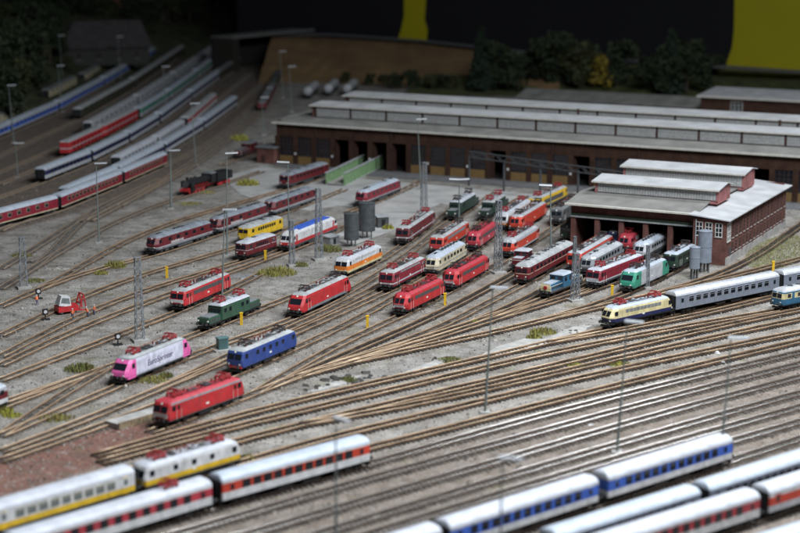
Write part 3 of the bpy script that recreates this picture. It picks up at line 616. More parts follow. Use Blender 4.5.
eloco('V28', 'orange red electric locomotive with silver side panels near the corner of the small shed', [(9, 'orange_red')], 'roofs', strip=('grey', 1.5, 2.9, 5), panto='pdark', style='box')
hull('V29', 'silver grey diesel railcar between red locomotives outside the small shed', [(1.6, 'dgrey'), (9, 'grey')], 'roofs', windows=7, nax=2, name='railcar', cat='railcar')
eloco('V30', 'wine red electric locomotive with white sill wedge and pale roof beside the sea green one', [(1.25, 'dgrey'), (1.5, 'lgrey'), (9, 'wine')], 'roofw', panto='pred', style='box', strip=('wine', 2.7, 3.1, 5), bib='lgrey')
eloco('V31', 'dark blue electric locomotive at the left mouth of the small shed', [(9, 'navy')], 'roofd', panto='pdark', style='round', strip=('dgrey', 2.3, 2.9, 6))
eloco('V32', 'pinkish red electric locomotive entering the small shed', [(9, 'pink_red')], 'pink_red', panto='pred', style='round', strip=('lgrey', 2.2, 3.0, 5))
hull('V33', 'silver roofed dark railcar under the small shed entrance', [(1.5, 'dgrey'), (9, 'lgrey')], 'roofl', windows=6, nax=2, name='railcar', cat='railcar')
eloco('V34', 'sea green ended electric locomotive with silver grey sides and roof', [(9, 'lgrey')], 'roofl', style='modern', panto='pdark', nose='teal', nosel=3.6, skirt='dgrey', doors=False)
eloco('V35', 'dark green old electric locomotive with pale roof in the right shed mouth', [(9, 'dgreen')], 'roofl', style='flat', panto='pdark', windows=4)
t36 = eloco('V36', 'cream and dark blue electric locomotive with silver roof hauling the silver coaches', [(1.15, 'black'), (1.75, 'navy'), (2.45, 'cream'), (3.0, 'cream'), (9, 'cream')], 'roofl', style='round', strip=('grey', 2.45, 3.0, 10), panto='pred', doors=False, group='trains on the through lines')
hull('V39', 'blue and cream railcar with silver roof cut off by the right edge', [(2.0, 'oblue'), (2.95, 'cream'), (9, 'oblue')], 'roofs', windows=14, nax=2, style='flat', name='railcar', cat='railcar', bogie='black')
t40, L40, lv40 = eloco('V40', 'pink ended locomotive with pale lavender sides and dark lettering in the left foreground yard', [(.95, 'dgrey'), (9, 'lav')], 'roof', style='modern', panto='pred', nose='magenta', nosel=2.6, skirt='black', doors=False, roofband='grey')
eloco('V41', 'dark blue electric locomotive with grey roof and red buffer beam right of the pink one', [(9, 'blue')], 'roof', style='box', panto='pdark', windows=5, beam='red', nax=2, bogie='black', doors=False, strip=None)
eloco('V42', 'red electric locomotive with grey cantrail and white front bib, nearest the camera in the yard', [(1.0, 'dgrey'), (3.05, 'red'), (9, 'grey')], 'pink_red', style='box', panto='pred', bib='white', skirt='dgrey', frontband=(2.0, 3.4, 'red'))
eloco('V43', 'white electric locomotive with yellow sill stripe and red pantographs in the left foreground', [(1.05, 'dgrey'), (1.75, 'yellow'), (9, 'white')], 'roofw', style='box', panto='pred', windows=3, skirt='black', doors=False, group='trains on the through lines', frontband=(2.0, 3.4, 'white'))
hull('V54', 'dark red and white railcar end poking in at the left edge', [(1.6, 'white'), (2.6, 'maroon'), (9, 'lgrey')], 'roofl', nax=2, windows=8, style='flat', name='railcar', cat='railcar')
eloco('V55', 'bright yellow locomotive with grey roof left of the small shed', [(1.3, 'dgrey'), (9, 'yellow')], 'roof', style='box', panto='pred', strip=('dgrey', 1.6, 2.6, 3), doors=False)
eloco('V57', 'blackish locomotive with grey roof and dark gear behind the dark green one', [(9, 'dgrey')], 'roofd', style='box', panto='pdark', windows=4)
eloco('V56', 'black roofed dark green locomotive left of the small shed corner', [(9, 'dgreen')], 'roofd', style='flat', panto='pdark', windows=4)
# lettering on the pink locomotive
def text_mesh(s, size, m, name):
    cu = bpy.data.curves.new(name, 'FONT'); cu.body = s; cu.size = size*S; cu.extrude = .012*S; cu.align_x = 'CENTER'; cu.align_y = 'CENTER'; cu.shear = .12
    o = bpy.data.objects.new(name, cu); COL.objects.link(o); dg = bpy.context.evaluated_depsgraph_get(); me = bpy.data.meshes.new_from_object(o.evaluated_get(dg)); bpy.data.objects.remove(o); bpy.data.curves.remove(cu)
    me.materials.clear(); me.materials.append(m); return me
tm = text_mesh('EuroSprinter', 1.25, mat('dark violet lettering', (.05, .035, .11), .6, 0, 0), 'flank_lettering')
for s_ in (1, -1):
    o = link('flank_lettering', tm, t40, (0, s_*1.505, 2.1), rot=(R(90), 0, 0 if s_ < 0 else math.pi))
# small red vehicle, shunter
def shunter(k, label, body, cabm, roof, L=None, front='cream'):
    t, L = place(k, 'shunting_locomotive', label, 'locomotive', GL)
    mb = MB(); mb.box(-L/2+.3, L/2-.3, -1.4, 1.4, .85, 1.15, P['dgrey']); build(mb, 'frame', t)
    x0, x1 = -L*.16, L*.12
    for nm, a, b, h, hw in (('front_hood', x1, L/2-.8, 2.35, .95), ('rear_hood', -L/2+.8, x0, 2.2, .95)):
        o = build(MB().hexa([(a, -hw, 1.15), (b, -hw, 1.15), (b, hw, 1.15), (a, hw, 1.15), (a, -hw, h), (b, -hw, h-.12), (b, hw, h-.12), (a, hw, h)], P[body]), nm, t)
        build(MB().box(a+.2, b-.2, -hw+.15, hw-.15, h-.1, h+.06, P[roof]), 'hood_cover', o)
        for s_ in (-1, 1):
            mb = MB(); n = 5; [mb.box(a+.3+i*(b-a-.6)/n, a+.3+(i+.7)*(b-a-.6)/n, s_*hw-.03, s_*hw+.03, 1.4, 1.95, P['dgrey']) for i in range(n)]; build(mb, 'louvres', o)
    o = build(MB().box(L/2-.84, L/2-.72, -.95, .95, 1.1, 2.3, P[front]), 'front_panel', t); build(MB().box(-L/2+.72, -L/2+.84, -.95, .95, 1.1, 2.15, P[front]), 'rear_panel', t)
    c = build(MB().box(x0, x1, -1.38, 1.38, 1.15, 3.3, P[cabm]), 'cab', t)
    build(shell(x1-x0+.5, [(3.3, 0, 1.5), (3.45, .1, 1.3), (3.58, .25, .8)], .1, .1, lambda i, a, b: P[roof], (), P[roof], P[roof]), 'cab_roof', t, ((x0+x1)/2, 0, 0))
    for s_ in (-1, 1):
        for f in (.25, .72): xx = x0+(x1-x0)*f; build(MB().box(xx-.4, xx+.4, s_*1.39-.02, s_*1.39+.02, 2.2, 2.95, P['glass']), 'cab_window', c)
    for xx in (x0, x1):
        for y in (-.7, .7): build(MB().box(xx-.03, xx+.03, y-.45, y+.45, 2.45, 2.95, P['glass']), 'windscreen', c)
    mb = MB()
    for e in (-1, 1):
        for s_ in (-1, 1): mb.bar((e*(L/2-.35), s_*1.3, 1.1), (e*(L/2-.35), s_*1.3, 2.1), .04, P['lamp'])
        mb.bar((e*(L/2-.35), -1.3, 2.1), (e*(L/2-.35), 1.3, 2.1), .04, P['lamp']); 
        for s_ in (-1, 1): mb.bar((e*(L/2-.35), s_*1.3, 2.05), (e*1.6, s_*1.3, 2.05), .035, P['lamp'])
    build(mb, 'handrail', t); n = 3
    for i in range(n):
        for s_ in (-1, 1): link('wheel', shared(('wheel', .62), lambda: wheel_mb(.62)), t, (-L*.3+i*L*.3, s_*.8, .62))
    mb = MB()
    for s_ in (-1, 1): mb.box(-L*.38, L*.38, s_*1.0-.05, s_*1.0+.05, .5, .85, P['black']); mb.bar((-L*.3, s_*1.02, .5), (L*.3, s_*1.02, .5), .07, P['rustr'])
    build(mb, 'running_gear', t); buffers(t, L); return t, L
t27, L27 = shunter('V27', 'blue and cream shunting locomotive with red front lamp beside a lattice mast', 'oblue', 'oblue', 'roofl')
build(MB().cyl((L27/2-.72, 0, 1.75), (L27/2-.58, 0, 1.75), .36, P['red'], 12), 'red_disc', t27)
shunter('V25', 'small dark red shunter with grey cab roof left of the vintage railcar', 'maroon', 'maroon', 'roofw', front='maroon')
# ================================================================= TRAINS IN THE FOREGROUND
GT = 'trains on the through lines'
coach('V37', 'silver grey passenger coach with dark windows behind the cream and blue locomotive', [(9, 'silver')], 'roofs', 12, wlen=1.15, frame='lgrey', group=GT, vents=11)
coach('V38', 'silver grey passenger coach cut off at the right edge behind another silver coach', [(9, 'silver')], 'roofs', 12, wlen=1.15, frame='lgrey', group=GT, vents=11)
coach('V44', 'white coach with yellow sill stripe at the lower left edge', [(1.1, 'dgrey'), (1.75, 'yellow'), (9, 'white')], 'roofw', 9, wlen=1.3, frame='beige', wm='lglass', group=GT)
t45, L45 = coach('V45', 'white coach with faded red window band coupled left of the red striped coach', [(1.95, 'white'), (2.95, 'pink_red'), (9, 'white')], 'roofw', 11, wlen=.9, wm='glass', group=GT)
link('pantograph', shared(('pantograph', 'pred', 0.), lambda: panto_mb(P['pred'], 0.)), t45, (-L45/2+5.5, 0, 3.95))
coach('V46', 'white coach with bright red window band in the left foreground', [(1.9, 'white'), (2.98, 'orange_red'), (9, 'white')], 'roofl', 11, wlen=1.1, group=GT)
coach('V48', 'white coach with blue window band behind the blue and white end coach', [(1.75, 'white'), (3.0, 'rblue'), (9, 'white')], 'roofw', 11, wlen=.95, group=GT)
coach('V48b', 'white coach with blue band, leftmost of its train at the bottom edge', [(1.75, 'white'), (3.0, 'rblue'), (9, 'white')], 'roofw', 11, wlen=.95, group=GT)
t47, L47 = coach('V47', 'white end coach with blue window band and sloped cab in the right foreground', [(1.75, 'white'), (3.0, 'rblue'), (9, 'white')], 'roofw', 11, wlen=.95, group=GT, gangway=False)
coach('V49', 'silver coach with small dark windows at the bottom edge', [(9, 'silver')], 'roofl', 14, wlen=.95, group=GT)
coach('V50', 'silver coach with small dark windows at the lower right', [(9, 'silver')], 'roofl', 14, wlen=.95, group=GT)
coach('V51', 'white coach with pink red window band at the bottom right', [(1.95, 'white'), (2.98, 'pink_red'), (9, 'white')], 'roofw', 11, wlen=.95, wm='glass', group=GT)
coach('V52', 'white coach with plain red stripe at the lower right corner', [(1.75, 'lgrey'), (2.75, 'orange_red'), (9, 'white')], 'roofw', 2, wlen=.8, group=GT)
coach('V53', 'coach with pale blue grey roof just showing in the bottom right corner', [(9, 'silver')], 'roofl', 11, group=GT)
# cab nose on V47 (its far right end)
def nose47():
    x = -L47/2+.25; mb = MB(); hw = 1.43
    rs = [[(x-d*f, y*hw*q, z) for y in (-1, -.6, 0, .6, 1) for d in ((.0 if abs(y) == 1 else (.55 if abs(y) == .6 else .7)),)] for z, f, q in ((.98, .7, 1), (1.5, 1, 1), (2.0, 1, 1), (2.9, .55, .98), (3.3, .25, .92), (3.8, .0, .6))]
    k = 0
    for i in range(len(rs)-1):
        for j in range(4):
            kk = len(mb.v); mb.v += [rs[i][j], rs[i][j+1], rs[i+1][j+1], rs[i+1][j]]; mb.face([kk, kk+1, kk+2, kk+3], P['glass'] if i == 2 and j in (1, 2) else P['rblue'] if i == 2 else P['white'])
    build(mb, 'cab_nose', t47)
nose47()
# ================================================================= TRAINS IN THE BACKGROUND
GB = 'coaches stabled on the far sidings'
def fc(k, label, bands, roof, n=10, **kw): return coach(k, label, bands, roof, n, near=False, group=GB, **kw)
mar = [(1.2, 'beige'), (9, 'wine')]
fc('F1a', 'dark red coach with pale roof cut off at the left edge', mar, 'roofl', 12, frame='beige'); fc('F1b', 'dark red coach with pale roof and gold sill line in the middle of its train', mar, 'roofl', 14, frame='beige'); fc('F1c', 'dark red coach with pale roof, last of its train near the steam locomotive', mar, 'roofl', 12, frame='beige')
pale = [(1.9, 'roofl' if False else 'lgrey'), (2.9, 'navy'), (9, 'lgrey')]
for k, s in (('F2a', 'front one beside the dark red coaches'), ('F2b', 'second from the front'), ('F2c', 'third from the front'), ('F2d', 'last one, nearest the brown embankment')): fc(k, 'pale blue roofed coach of the long light train, '+s, pale, 'roofl', 12)
fc('F2e', 'short white roofed coach wedged left of the pale blue roofed train, front one', [(9, 'lgrey')], 'roofw', 9); fc('F2f', 'white roofed coach behind another white roofed one', [(9, 'lgrey')], 'roofw', 8); fc('F2g', 'white coach with red stripe ahead of the embankment', [(2, 'white'), (3, 'red'), (9, 'white')], 'roof', 8)
sbb = [(1.85, 'lgrey'), (2.95, 'navy'), (9, 'lgrey')]
for k, s in (('F3a', 'front one with a dark end wall'), ('F3b', 'second from the dark end wall'), ('F3c', 'third from the dark end wall'), ('F3d', 'fourth from the dark end wall'), ('F3e', 'fifth from the dark end wall')): fc(k, 'light grey coach with dark window band, '+s, sbb, 'roofl', 10)
fc('F3f', 'brownish coach at the far end of the grey roofed train', [(9, 'olive')], 'roofd', 8)
dd = [(2.0, 'red'), (2.3, 'lgrey'), (9, 'red')]
for k, s in (('F4a', 'front one with red end'), ('F4b', 'second one')): fc(k, 'red double deck coach with grey roof, '+s, dd, 'roof', 8, zg=3.9, wz=(1.3, 1.95), upper=(2.7, 3.3), roofh=.5, gangway=False, cab=True)
for k, s in (('F4c', 'nearest to the red ones'), ('F4d', 'middle one of three'), ('F4e', 'farthest of three')): fc(k, 'pale green double deck coach behind the red ones, '+s, [(2.2, 'lgrey'), (3.3, 'teal'), (9, 'lgrey')], 'roofl', 8, zg=3.7, wz=(1.3, 1.9), upper=(2.6, 3.2), roofh=.5)
for k, s in (('F5a', 'front one'), ('F5b', 'middle one'), ('F5c', 'rear one')): fc(k, 'grey roofed dark coach left of the red double deck train, '+s, [(9, 'lgrey')], 'roofs', 9)
for k, s in (('F6a', 'front one with a white mark on its end'), ('F6b', 'rear one near the grassy hill')): fc(k, 'olive brown coach with dull roof, '+s, [(9, 'olive')], 'roof', 10)
for k, s in (('F7a', 'cut off by the left edge'), ('F7b', 'second from the left edge'), ('F7c', 'third from the left edge'), ('F7d', 'farthest from the left edge')): fc(k, 'white and blue coach with pale roof, '+s, [(1.5, 'lgrey'), (2.8, 'rblue'), (9, 'lgrey')], 'roofl', 11)
for k, s in (('F8a', 'at the left edge'), ('F8b', 'second along the hillside'), ('F8c', 'third along the hillside'), ('F8d', 'farthest up the hillside')): fc(k, 'cream coach with dark roof under the trees, '+s, [(9, 'beige')], 'roofd', 6)
# steam locomotive
def steam():
    t, L = place('F9', 'steam_locomotive', 'black steam locomotive with red wheels and tender on the far left track', 'locomotive', GL); bk = mat('sooty black', (.018, .018, .02), .45, .1); rd = P['red']; lx = L/2; LT = L*.36
    mb = MB(); mb.cyl((lx-.6, 0, 2.45), (lx-L*.50, 0, 2.45), .92, bk, 18); mb.cyl((lx-.6, 0, 2.45), (lx-.45, 0, 2.45), .8, P['dgrey'], 16); build(mb, 'boiler', t)
    build(MB().cyl((lx-1.5, 0, 3.2), (lx-1.5, 0, 4.0), .36, bk, 12, .42), 'chimney', t)
    for x in (lx-3.4, lx-5.2): build(MB().cyl((x, 0, 3.1), (x, 0, 3.75), .45, bk, 12, .36), 'steam_dome', t)
    x0 = lx-L*.50; c = build(MB().box(x0-2.0, x0, -1.45, 1.45, 1.4, 3.6, bk), 'cab', t)
    build(shell(2.5, [(3.6, 0, 1.55), (3.85, 0, 1.2), (4.0, .05, .6)], .05, .05, lambda i, a, b: P['roofd'], (), P['roofd']), 'cab_roof', t, (x0-1, 0, 0))
    for s_ in (-1, 1): build(MB().box(x0-1.5, x0-.6, s_*1.46-.02, s_*1.46+.02, 2.5, 3.2, P['glass']), 'cab_window', c)
    for s_ in (-1, 1):
        build(MB().box(lx-L*.5, lx-.6, s_*1.35-.14, s_*1.35+.14, 1.55, 1.65, bk), 'running_board', t)
        build(MB().box(lx-2.6, lx-.9, s_*1.42-.03, s_*1.42+.03, 1.7, 3.1, bk), 'smoke_deflector', t); build(MB().cyl((lx-2.6, s_*1.15, .95), (lx-1.2, s_*1.15, .95), .42, bk, 12), 'cylinder_block', t)
        for i, x in enumerate((lx-4.0, lx-5.8, lx-7.6)):
            if x > x0-.5:
                mb = MB(); mb.cyl((0, -.06, 0), (0, .06, 0), .85, rd, 18); mb.cyl((0, -.08, 0), (0, .08, 0), .2, bk, 8); build(mb, 'driving_wheel', t, (x, s_*.78, .85))
        for x in (lx-1.3, lx-2.6): build(MB().cyl((x, s_*.78-.06, .45), (x, s_*.78+.06, .45), .45, rd, 14), 'leading_wheel', t)
        build(MB().bar((lx-2.4, s_*1.05, .85), (lx-7.6, s_*1.05, .75), .08, P['steel']), 'connecting_rod', t)
    build(MB().box(lx-L*.58, lx-.3, -1.0, 1.0, 1.0, 1.5, rd), 'frame', t); build(MB().box(lx-.35, lx-.1, -1.4, 1.4, .8, 1.3, rd), 'buffer_beam', t)
    d = build(MB().hexa([(-lx+.2, -1.45, 1.2), (-lx+LT, -1.45, 1.2), (-lx+LT, 1.45, 1.2), (-lx+.2, 1.45, 1.2), (-lx+.2, -1.4, 3.1), (-lx+LT, -1.4, 3.3), (-lx+LT, 1.4, 3.3), (-lx+.2, 1.4, 3.1)], bk), 'tender', t)
    build(MB().hexa([(-lx+1.2, -1.1, 3.1), (-lx+LT-.3, -1.1, 3.2), (-lx+LT-.3, 1.1, 3.2), (-lx+1.2, 1.1, 3.1), (-lx+1.8, -.5, 3.5), (-lx+LT-.8, -.5, 3.7), (-lx+LT-.8, .5, 3.7), (-lx+1.8, .5, 3.5)], mat('coal', (.01, .01, .011), .5, 0, .5, 6, .9)), 'coal_load', d)
    for e in (.3, .75): add_bogie(t, -lx+LT*e, 2, 1.6, .48, rd)
steam()
shunter('F10', 'small dark red locomotive beside the brick hut left of the long shed', 'maroon', 'maroon', 'roofd', front='maroon')
def wagon(k, label, m, load):
    t, L = place(k, 'goods_wagon', label, 'wagon', 'goods wagons by the embankment'); mb = MB(); h = 2.6
    mb.box(-L/2+.3, L/2-.3, -1.4, 1.4, 1.0, 1.2, P[m]); build(mb, 'floor', t)
    for nm, a in (('side_wall', (-L/2+.3, L/2-.3, -1.45, -1.35)), ('side_wall', (-L/2+.3, L/2-.3, 1.35, 1.45)), ('end_wall', (-L/2+.25, -L/2+.35, -1.4, 1.4)), ('end_wall', (L/2-.35, L/2-.25, -1.4, 1.4))): build(MB().box(*a, 1.0, h, P[m]), nm, t)
    mb = MB(); n = 8
    for i in range(n): mb.box(-L/2+.6+i*(L-1.2)/n, -L/2+.6+(i+.8)*(L-1.2)/n, -1.2, 1.2, 1.2, h+random.uniform(-.2, .35), P[load])
    build(mb, 'load', t)
    for e in (-1, 1): add_bogie(t, e*(L/2-2.4), 2, 1.8, .46, wheels=False)
wagon('F11', 'dark red open wagon with grey load near the embankment', 'maroon', 'grey'); wagon('F11b', 'open wagon with grey load, farther one by the embankment', 'olive', 'dgrey')
for i, (x, y, x1, y1, s) in enumerate(((306, 103, 325, 86, 'left of three'), (326, 101, 345, 83, 'middle of three'), (346, 100, 363, 84, 'right of three'))):
    V('TW%d' % i, x, y, x1, y1); t, L = place('TW%d' % i, 'tank_wagon', 'silver tank wagon behind the long shed, '+s, 'wagon', 'tank wagons behind the shed'); L = min(L, 22); L = max(L, 12)
    build(MB().cyl((-L/2+.6, 0, 2.5), (L/2-.6, 0, 2.5), 1.45, P['lgrey'], 20), 'tank', t, smooth=False); build(MB().box(-L/2, L/2, -1.2, 1.2, .8, 1.05, P['black']), 'underframe', t); build(MB().cyl((0, 0, 3.9), (0, 0, 4.2), .4, P['grey'], 10), 'dome', t)
    for e in (-1, 1): build(MB().cyl((e*(L/2-.6), 0, 2.5), (e*(L/2-.2), 0, 2.5), 1.4, P['lgrey'], 20, .7), 'tank_end', t)
    for e in (-1, 1): add_bogie(t, e*(L/2-2), 2, 1.8, .46, wheels=False)
# ================================================================= BUILDINGS
def brick(name, c1, c2, mortar, sc=1.0):
    m = bpy.data.materials.new(name); m.use_nodes = True; nt = m.node_tree; N = nt.nodes; L = nt.links; b = N['Principled BSDF']; b.inputs['Roughness'].default_value = .9; b.inputs['Specular IOR Level'].default_value = .2
    tc = N.new('ShaderNodeTexCoord'); mp = N.new('ShaderNodeMapping'); mp.inputs['Scale'].default_value = (87,)*3; L.new(tc.outputs['Object'], mp.inputs[0])
    sp_ = N.new('ShaderNodeSeparateXYZ'); L.new(mp.outputs[0], sp_.inputs[0]); ad = N.new('ShaderNodeMath'); L.new(sp_.outputs[0], ad.inputs[0]); L.new(sp_.outputs[1], ad.inputs[1]); cb = N.new('ShaderNodeCombineXYZ'); L.new(ad.outputs[0], cb.inputs[0]); L.new(sp_.outputs[2], cb.inputs[1])
    br = N.new('ShaderNodeTexBrick'); br.inputs['Scale'].default_value = 1.6*sc; br.inputs['Color1'].default_value = (*c1, 1); br.inputs['Color2'].default_value = (*c2, 1); br.inputs['Mortar'].default_value = (*mortar, 1); br.inputs['Mortar Size'].default_value = .018; L.new(cb.outputs[0], br.inputs[0])
    n = N.new('ShaderNodeTexNoise'); n.inputs['Scale'].default_value = .45; n.inputs['Detail'].default_value = 7; L.new(mp.outputs[0], n.inputs[0])
    r = N.new('ShaderNodeValToRGB'); r.color_ramp.elements[0].color = (.5, .48, .47, 1); r.color_ramp.elements[0].position = .3; r.color_ramp.elements[1].color = (1.25, 1.2, 1.15, 1); r.color_ramp.elements[1].position = .7; L.new(n.outputs[0], r.inputs[0])
    x = N.new('ShaderNodeMix'); x.data_type = 'RGBA'; x.blend_type = 'MULTIPLY'; x.inputs[0].default_value = .8; L.new(br.outputs[0], x.inputs[6]); L.new(r.outputs[0], x.inputs[7]); L.new(x.outputs[2], b.inputs['Base Color']); return m
BR = brick('red brown brick', (.17, .065, .05), (.12, .045, .04), (.16, .13, .12)); BRD = brick('dark brown brick', (.066, .031, .02), (.043, .021, .014), (.055, .04, .035)); BRP = brick('pink brick', (.33, .12, .12), (.27, .09, .10), (.3, .22, .2))
ROOF = mat('roofing felt', (.46, .47, .48), .75, 0, .14, .22, .2, 4); RIB = mat('ribbed glass panel', (.40, .40, .385), .5, 0, .2, 2.5); TRIM = mat('dark brown timber', (.05, .022, .016), .7); YEL = mat('ochre panel', (.19, .115, .04), .7); EAVE = mat('pale eave board', (.58, .56, .50), .7); ROOFD = mat('grey brown roofing felt', (.225, .22, .205), .8, 0, .2, .22, .2, 4); DARK = mat('interior shade black', (.01, .009, .008), .9, 0, 0); GRN = mat('green fascia', (.035, .06, .035), .7)  # DARK puts the shade of building interiors into a near-black colour
def slab(mb, pts, x0, x1, th, m):           # roof plate following (y, z) section
    for (ya, za), (yb, zb) in zip(pts, pts[1:]): mb.hexa([(x0, ya, za-th), (x1, ya, za-th), (x1, yb, zb-th), (x0, yb, zb-th), (x0, ya, za), (x1, ya, za), (x1, yb, zb), (x0, yb, zb)], m)
    return mb
def monitor(t, x0, x1, y0, y1, z0, z1, pitch, ridge=.5, gm=None, post=TRIM, skip=1.2):
    r = build(MB().box(x0, x1, y0+.25, y1, z0-.6, z1, gm or BR), 'clerestory', t); n = max(1, round((x1-x0-skip)/pitch)); pw = (x1-x0-skip)/n
    for i in range(n):
        a = x0+skip+i*pw; mb = MB(); mb.box(a+.35, a+pw-.35, y0+.1, y0+.27, z0+.15, z1-.25, RIB); k = int((pw-.7)/.55)
        for j in range(k+1): xx = a+.35+j*(pw-.7)/k; mb.box(xx-.05, xx+.05, y0+.04, y0+.12, z0+.15, z1-.25, P['grey'])
        for zz in (z0+.15, (z0+z1)/2, z1-.32): mb.box(a+.35, a+pw-.35, y0+.05, y0+.11, zz, zz+.07, P['grey'])
        build(mb, 'window', r)
    for i in range(n+1): a = x0+skip+i*pw; build(MB().box(a-.28, a+.28, y0, y0+.3, z0, z1, post), 'post', r)
    mb = MB(); ym = y0+(y1-y0)*.62; slab(mb, [(y0-.7, z1), (ym, z1+ridge), (y1+.6, z1)], x0-.5, x1+.5, .18, ROOF); rr = build(mb, 'clerestory_roof', t)
    build(MB().box(x0-.5, x1+.5, y0-.76, y0-.7, z1-.3, z1+.02, EAVE), 'eave_board', rr); return r
# ---- long shed
A, B = at(277, 163), at(800, 203); d = B-A; LS = 172.0
big = thing('engine_shed', 'long dark brick engine shed with two rows of clerestory windows behind the yard', 'shed', (A.x, A.y, 0), math.atan2(d.y, d.x))
ZE = 11.1; DP = 56
for nm, a in (('back_wall', (0, LS, DP-.4, DP)), ('side_wall', (0, .5, .6, DP-.4)), ('side_wall', (LS-.5, LS, .6, DP-.4))): build(MB().box(*a, 0, ZE+.3, BRD), nm, big)
build(MB().box(0, LS, 0, .6, 7.4, ZE-.1, BRD), 'lintel_wall', big); build(MB().box(.6, LS-.6, 1, DP-.5, .05, .1, DARK), 'floor', big); build(MB().box(.6, LS-.6, 14, 14.3, .1, ZE, DARK), 'interior_shade_wall', big)  # near-black floor and cross wall: indoor shade behind the doors, put into colour
pat = 'WWWDDDDWWWWDWWWDWWDDWWWDWWWDWWW'; pw = 5.55; n = int(LS/pw)
for i in range(n+1):
    x = i*pw+.2; build(MB().box(x-.65, x+.65, -.15, .55, 0, 7.4, BRD), 'pilaster', big)
    if i % 4 == 2: build(MB().cyl((x+.75, -.25, .1), (x+.75, -.25, ZE-.2), .12, TRIM, 6), 'downpipe', big)
    if i in (1, 3, 5, 8, 10, 12, 15): build(MB().box(x-.3, x+.3, -.22, -.15, 2.6, 3.2, P['white']), 'notice_board', big)
    if i == n: break
    a, b = x+.65, x+pw-.65
    if pat[i % len(pat)] == 'W':
        mb = MB(); mb.box(a, b, .22, .3, 2.2, 7.4, P['glass'])
        for k in range(5): xx = a+(b-a)*k/4; mb.box(xx-.06, xx+.06, .14, .24, 2.2, 7.4, TRIM)
        for k in range(6): zz = 2.2+k*1.02; mb.box(a, b, .15, .23, zz, zz+.09, TRIM)
        build(mb, 'window', big); build(MB().box(a, b, .1, .4, 0.05, 2.2, YEL), 'ochre_panel', big)
    else:
        for s_ in (0, 1): xx = a if s_ == 0 else b-.15; build(MB().box(xx, xx+.15, .7, 2.6, .1, 7.0, TRIM), 'door_leaf', big)
mb = slab(MB(), [(-.9, ZE), (8.4, 11.9), (24, 11.9), (DP+.8, 11.2)], -.8, LS+.8, .25, ROOFD); r = build(mb, 'roof', big); build(MB().box(-.8, LS+.8, -1.3, -.9, ZE-.4, ZE+.06, EAVE), 'eave_board', r)
for x in (75, 128, 143): build(MB().cyl((x, 27, 12.3), (x, 27, 15.6), .35, TRIM, 8), 'chimney', r)
monitor(big, 6.5, LS-6, 7.6, 18, 11.9, 15.1, 10.4); monitor(big, 4, LS-9, 31, 42, 11.8, 15.2, 10.4)
# ---- small shed with side annex
so = Vector((62.7, 330.2, 0)); srz = math.atan2(-.4478, .894)
sh = thing('engine_shed', 'smaller brick engine shed with tall side windows and locomotives in its mouth', 'shed', so, srz)
WM = mat('white window frame', (.62, .62, .58), .6)
x0, x1, D2 = -33.0, -6.6, 45.0
build(MB().box(x0, x1, 3.0, 3.6, 7.0, 9.5, BR), 'front_wall', sh); build(MB().box(x0+.1, x1, 2.75, 3.0, 6.85, 7.4, GRN), 'fascia', sh); build(MB().box(x0, x1, 2.6, 2.74, 6.55, 6.85, P['roof']), 'lintel', sh)
build(MB().box(x0, x0+.6, 3.6, D2, 0, 9.5, BR), 'side_wall', sh); build(MB().box(x0, -.6, D2, D2+.5, 0, 9.5, BR), 'back_wall', sh); build(MB().box(x0+.6, x1, 24, 24.3, 0.05, 9.5, DARK), 'interior_shade_wall', sh)  # near-black cross wall paints the shade inside the shed mouth
for i in range(6): x = x0+.5+i*(x1-x0-1)/5; build(MB().box(x-.5, x+.5, 2.9, 3.7, 0, 6.9, BR), 'pillar', sh)
mb = slab(MB(), [(1.6, 9.5), (10, 10.7), (20, 10.4), (31, 10.4), (D2+1, 9.5)], x0-.7, x1+.3, .2, ROOFD); r = build(mb, 'roof', sh); build(MB().box(x0-.7, x1+.3, .9, 1.6, 9.2, 9.55, EAVE), 'eave_board', r)
monitor(sh, -30.5, -4.8, 9.6, 18.5, 10.7, 13.1, 25, .7, BRP, BRP, .3); monitor(sh, -31.5, -5.2, 29.5, 38, 10.5, 13.4, 25, .7, BRP, BRP, .3)
# annex
build(MB().box(-6.6, 0, 0, .5, 0, 8.9, BR), 'annex_front_wall', sh); build(MB().box(-.5, 0, .5, D2, 0, 8.9, BR), 'annex_side_wall', sh); build(MB().box(-6.6, -6.1, .5, D2, 0, 9.6, BR), 'annex_inner_wall', sh); build(MB().box(-.02, .12, -.05, D2+.1, 0, 1.5, P['concrete']), 'plinth', sh)
mb = MB(); mb.hexa([(-7.4, -.9, 9.55), (.9, -.9, 8.85), (.9, D2+1.5, 8.85), (-7.4, D2+1.5, 9.55), (-7.4, -.9, 9.75), (.9, -.9, 9.05), (.9, D2+1.5, 9.05), (-7.4, D2+1.5, 9.75)], ROOF); build(mb, 'annex_roof', sh)
def window_mb(w_, h, nx, nz, fm=WM):
    mb = MB(); mb.box(-w_/2, w_/2, .0, .04, 0, h, P['glass'])
    for k in range(nx+1): xx = -w_/2+w_*k/nx; mb.box(xx-.06, xx+.06, -.07, .02, 0, h, fm)
    for k in range(nz+1): zz = h*k/nz; mb.box(-w_/2-.06, w_/2+.06, -.06, .015, zz-.05, zz+.05, fm)
    mb.box(-w_/2-.15, w_/2+.15, -.14, 0, -.18, -.05, P['concrete']); return mb
DFR = mat('brown window frame', (.10, .05, .04), .7)
me1 = window_mb(1.3, 2.6, 2, 3).mesh('window'); me2 = window_mb(1.25, 2.9, 2, 4, DFR).mesh('window'); me3 = window_mb(1.2, 1.9, 2, 3, DFR).mesh('window'); me4 = window_mb(2.3, 3.6, 3, 4).mesh('window')
for x in (-5.4, -3.5, -1.5): link('window', me1, sh, (x, -.03, 5.6))
link('window', me4, sh, (.03, 1.7, 4.6), R(90))
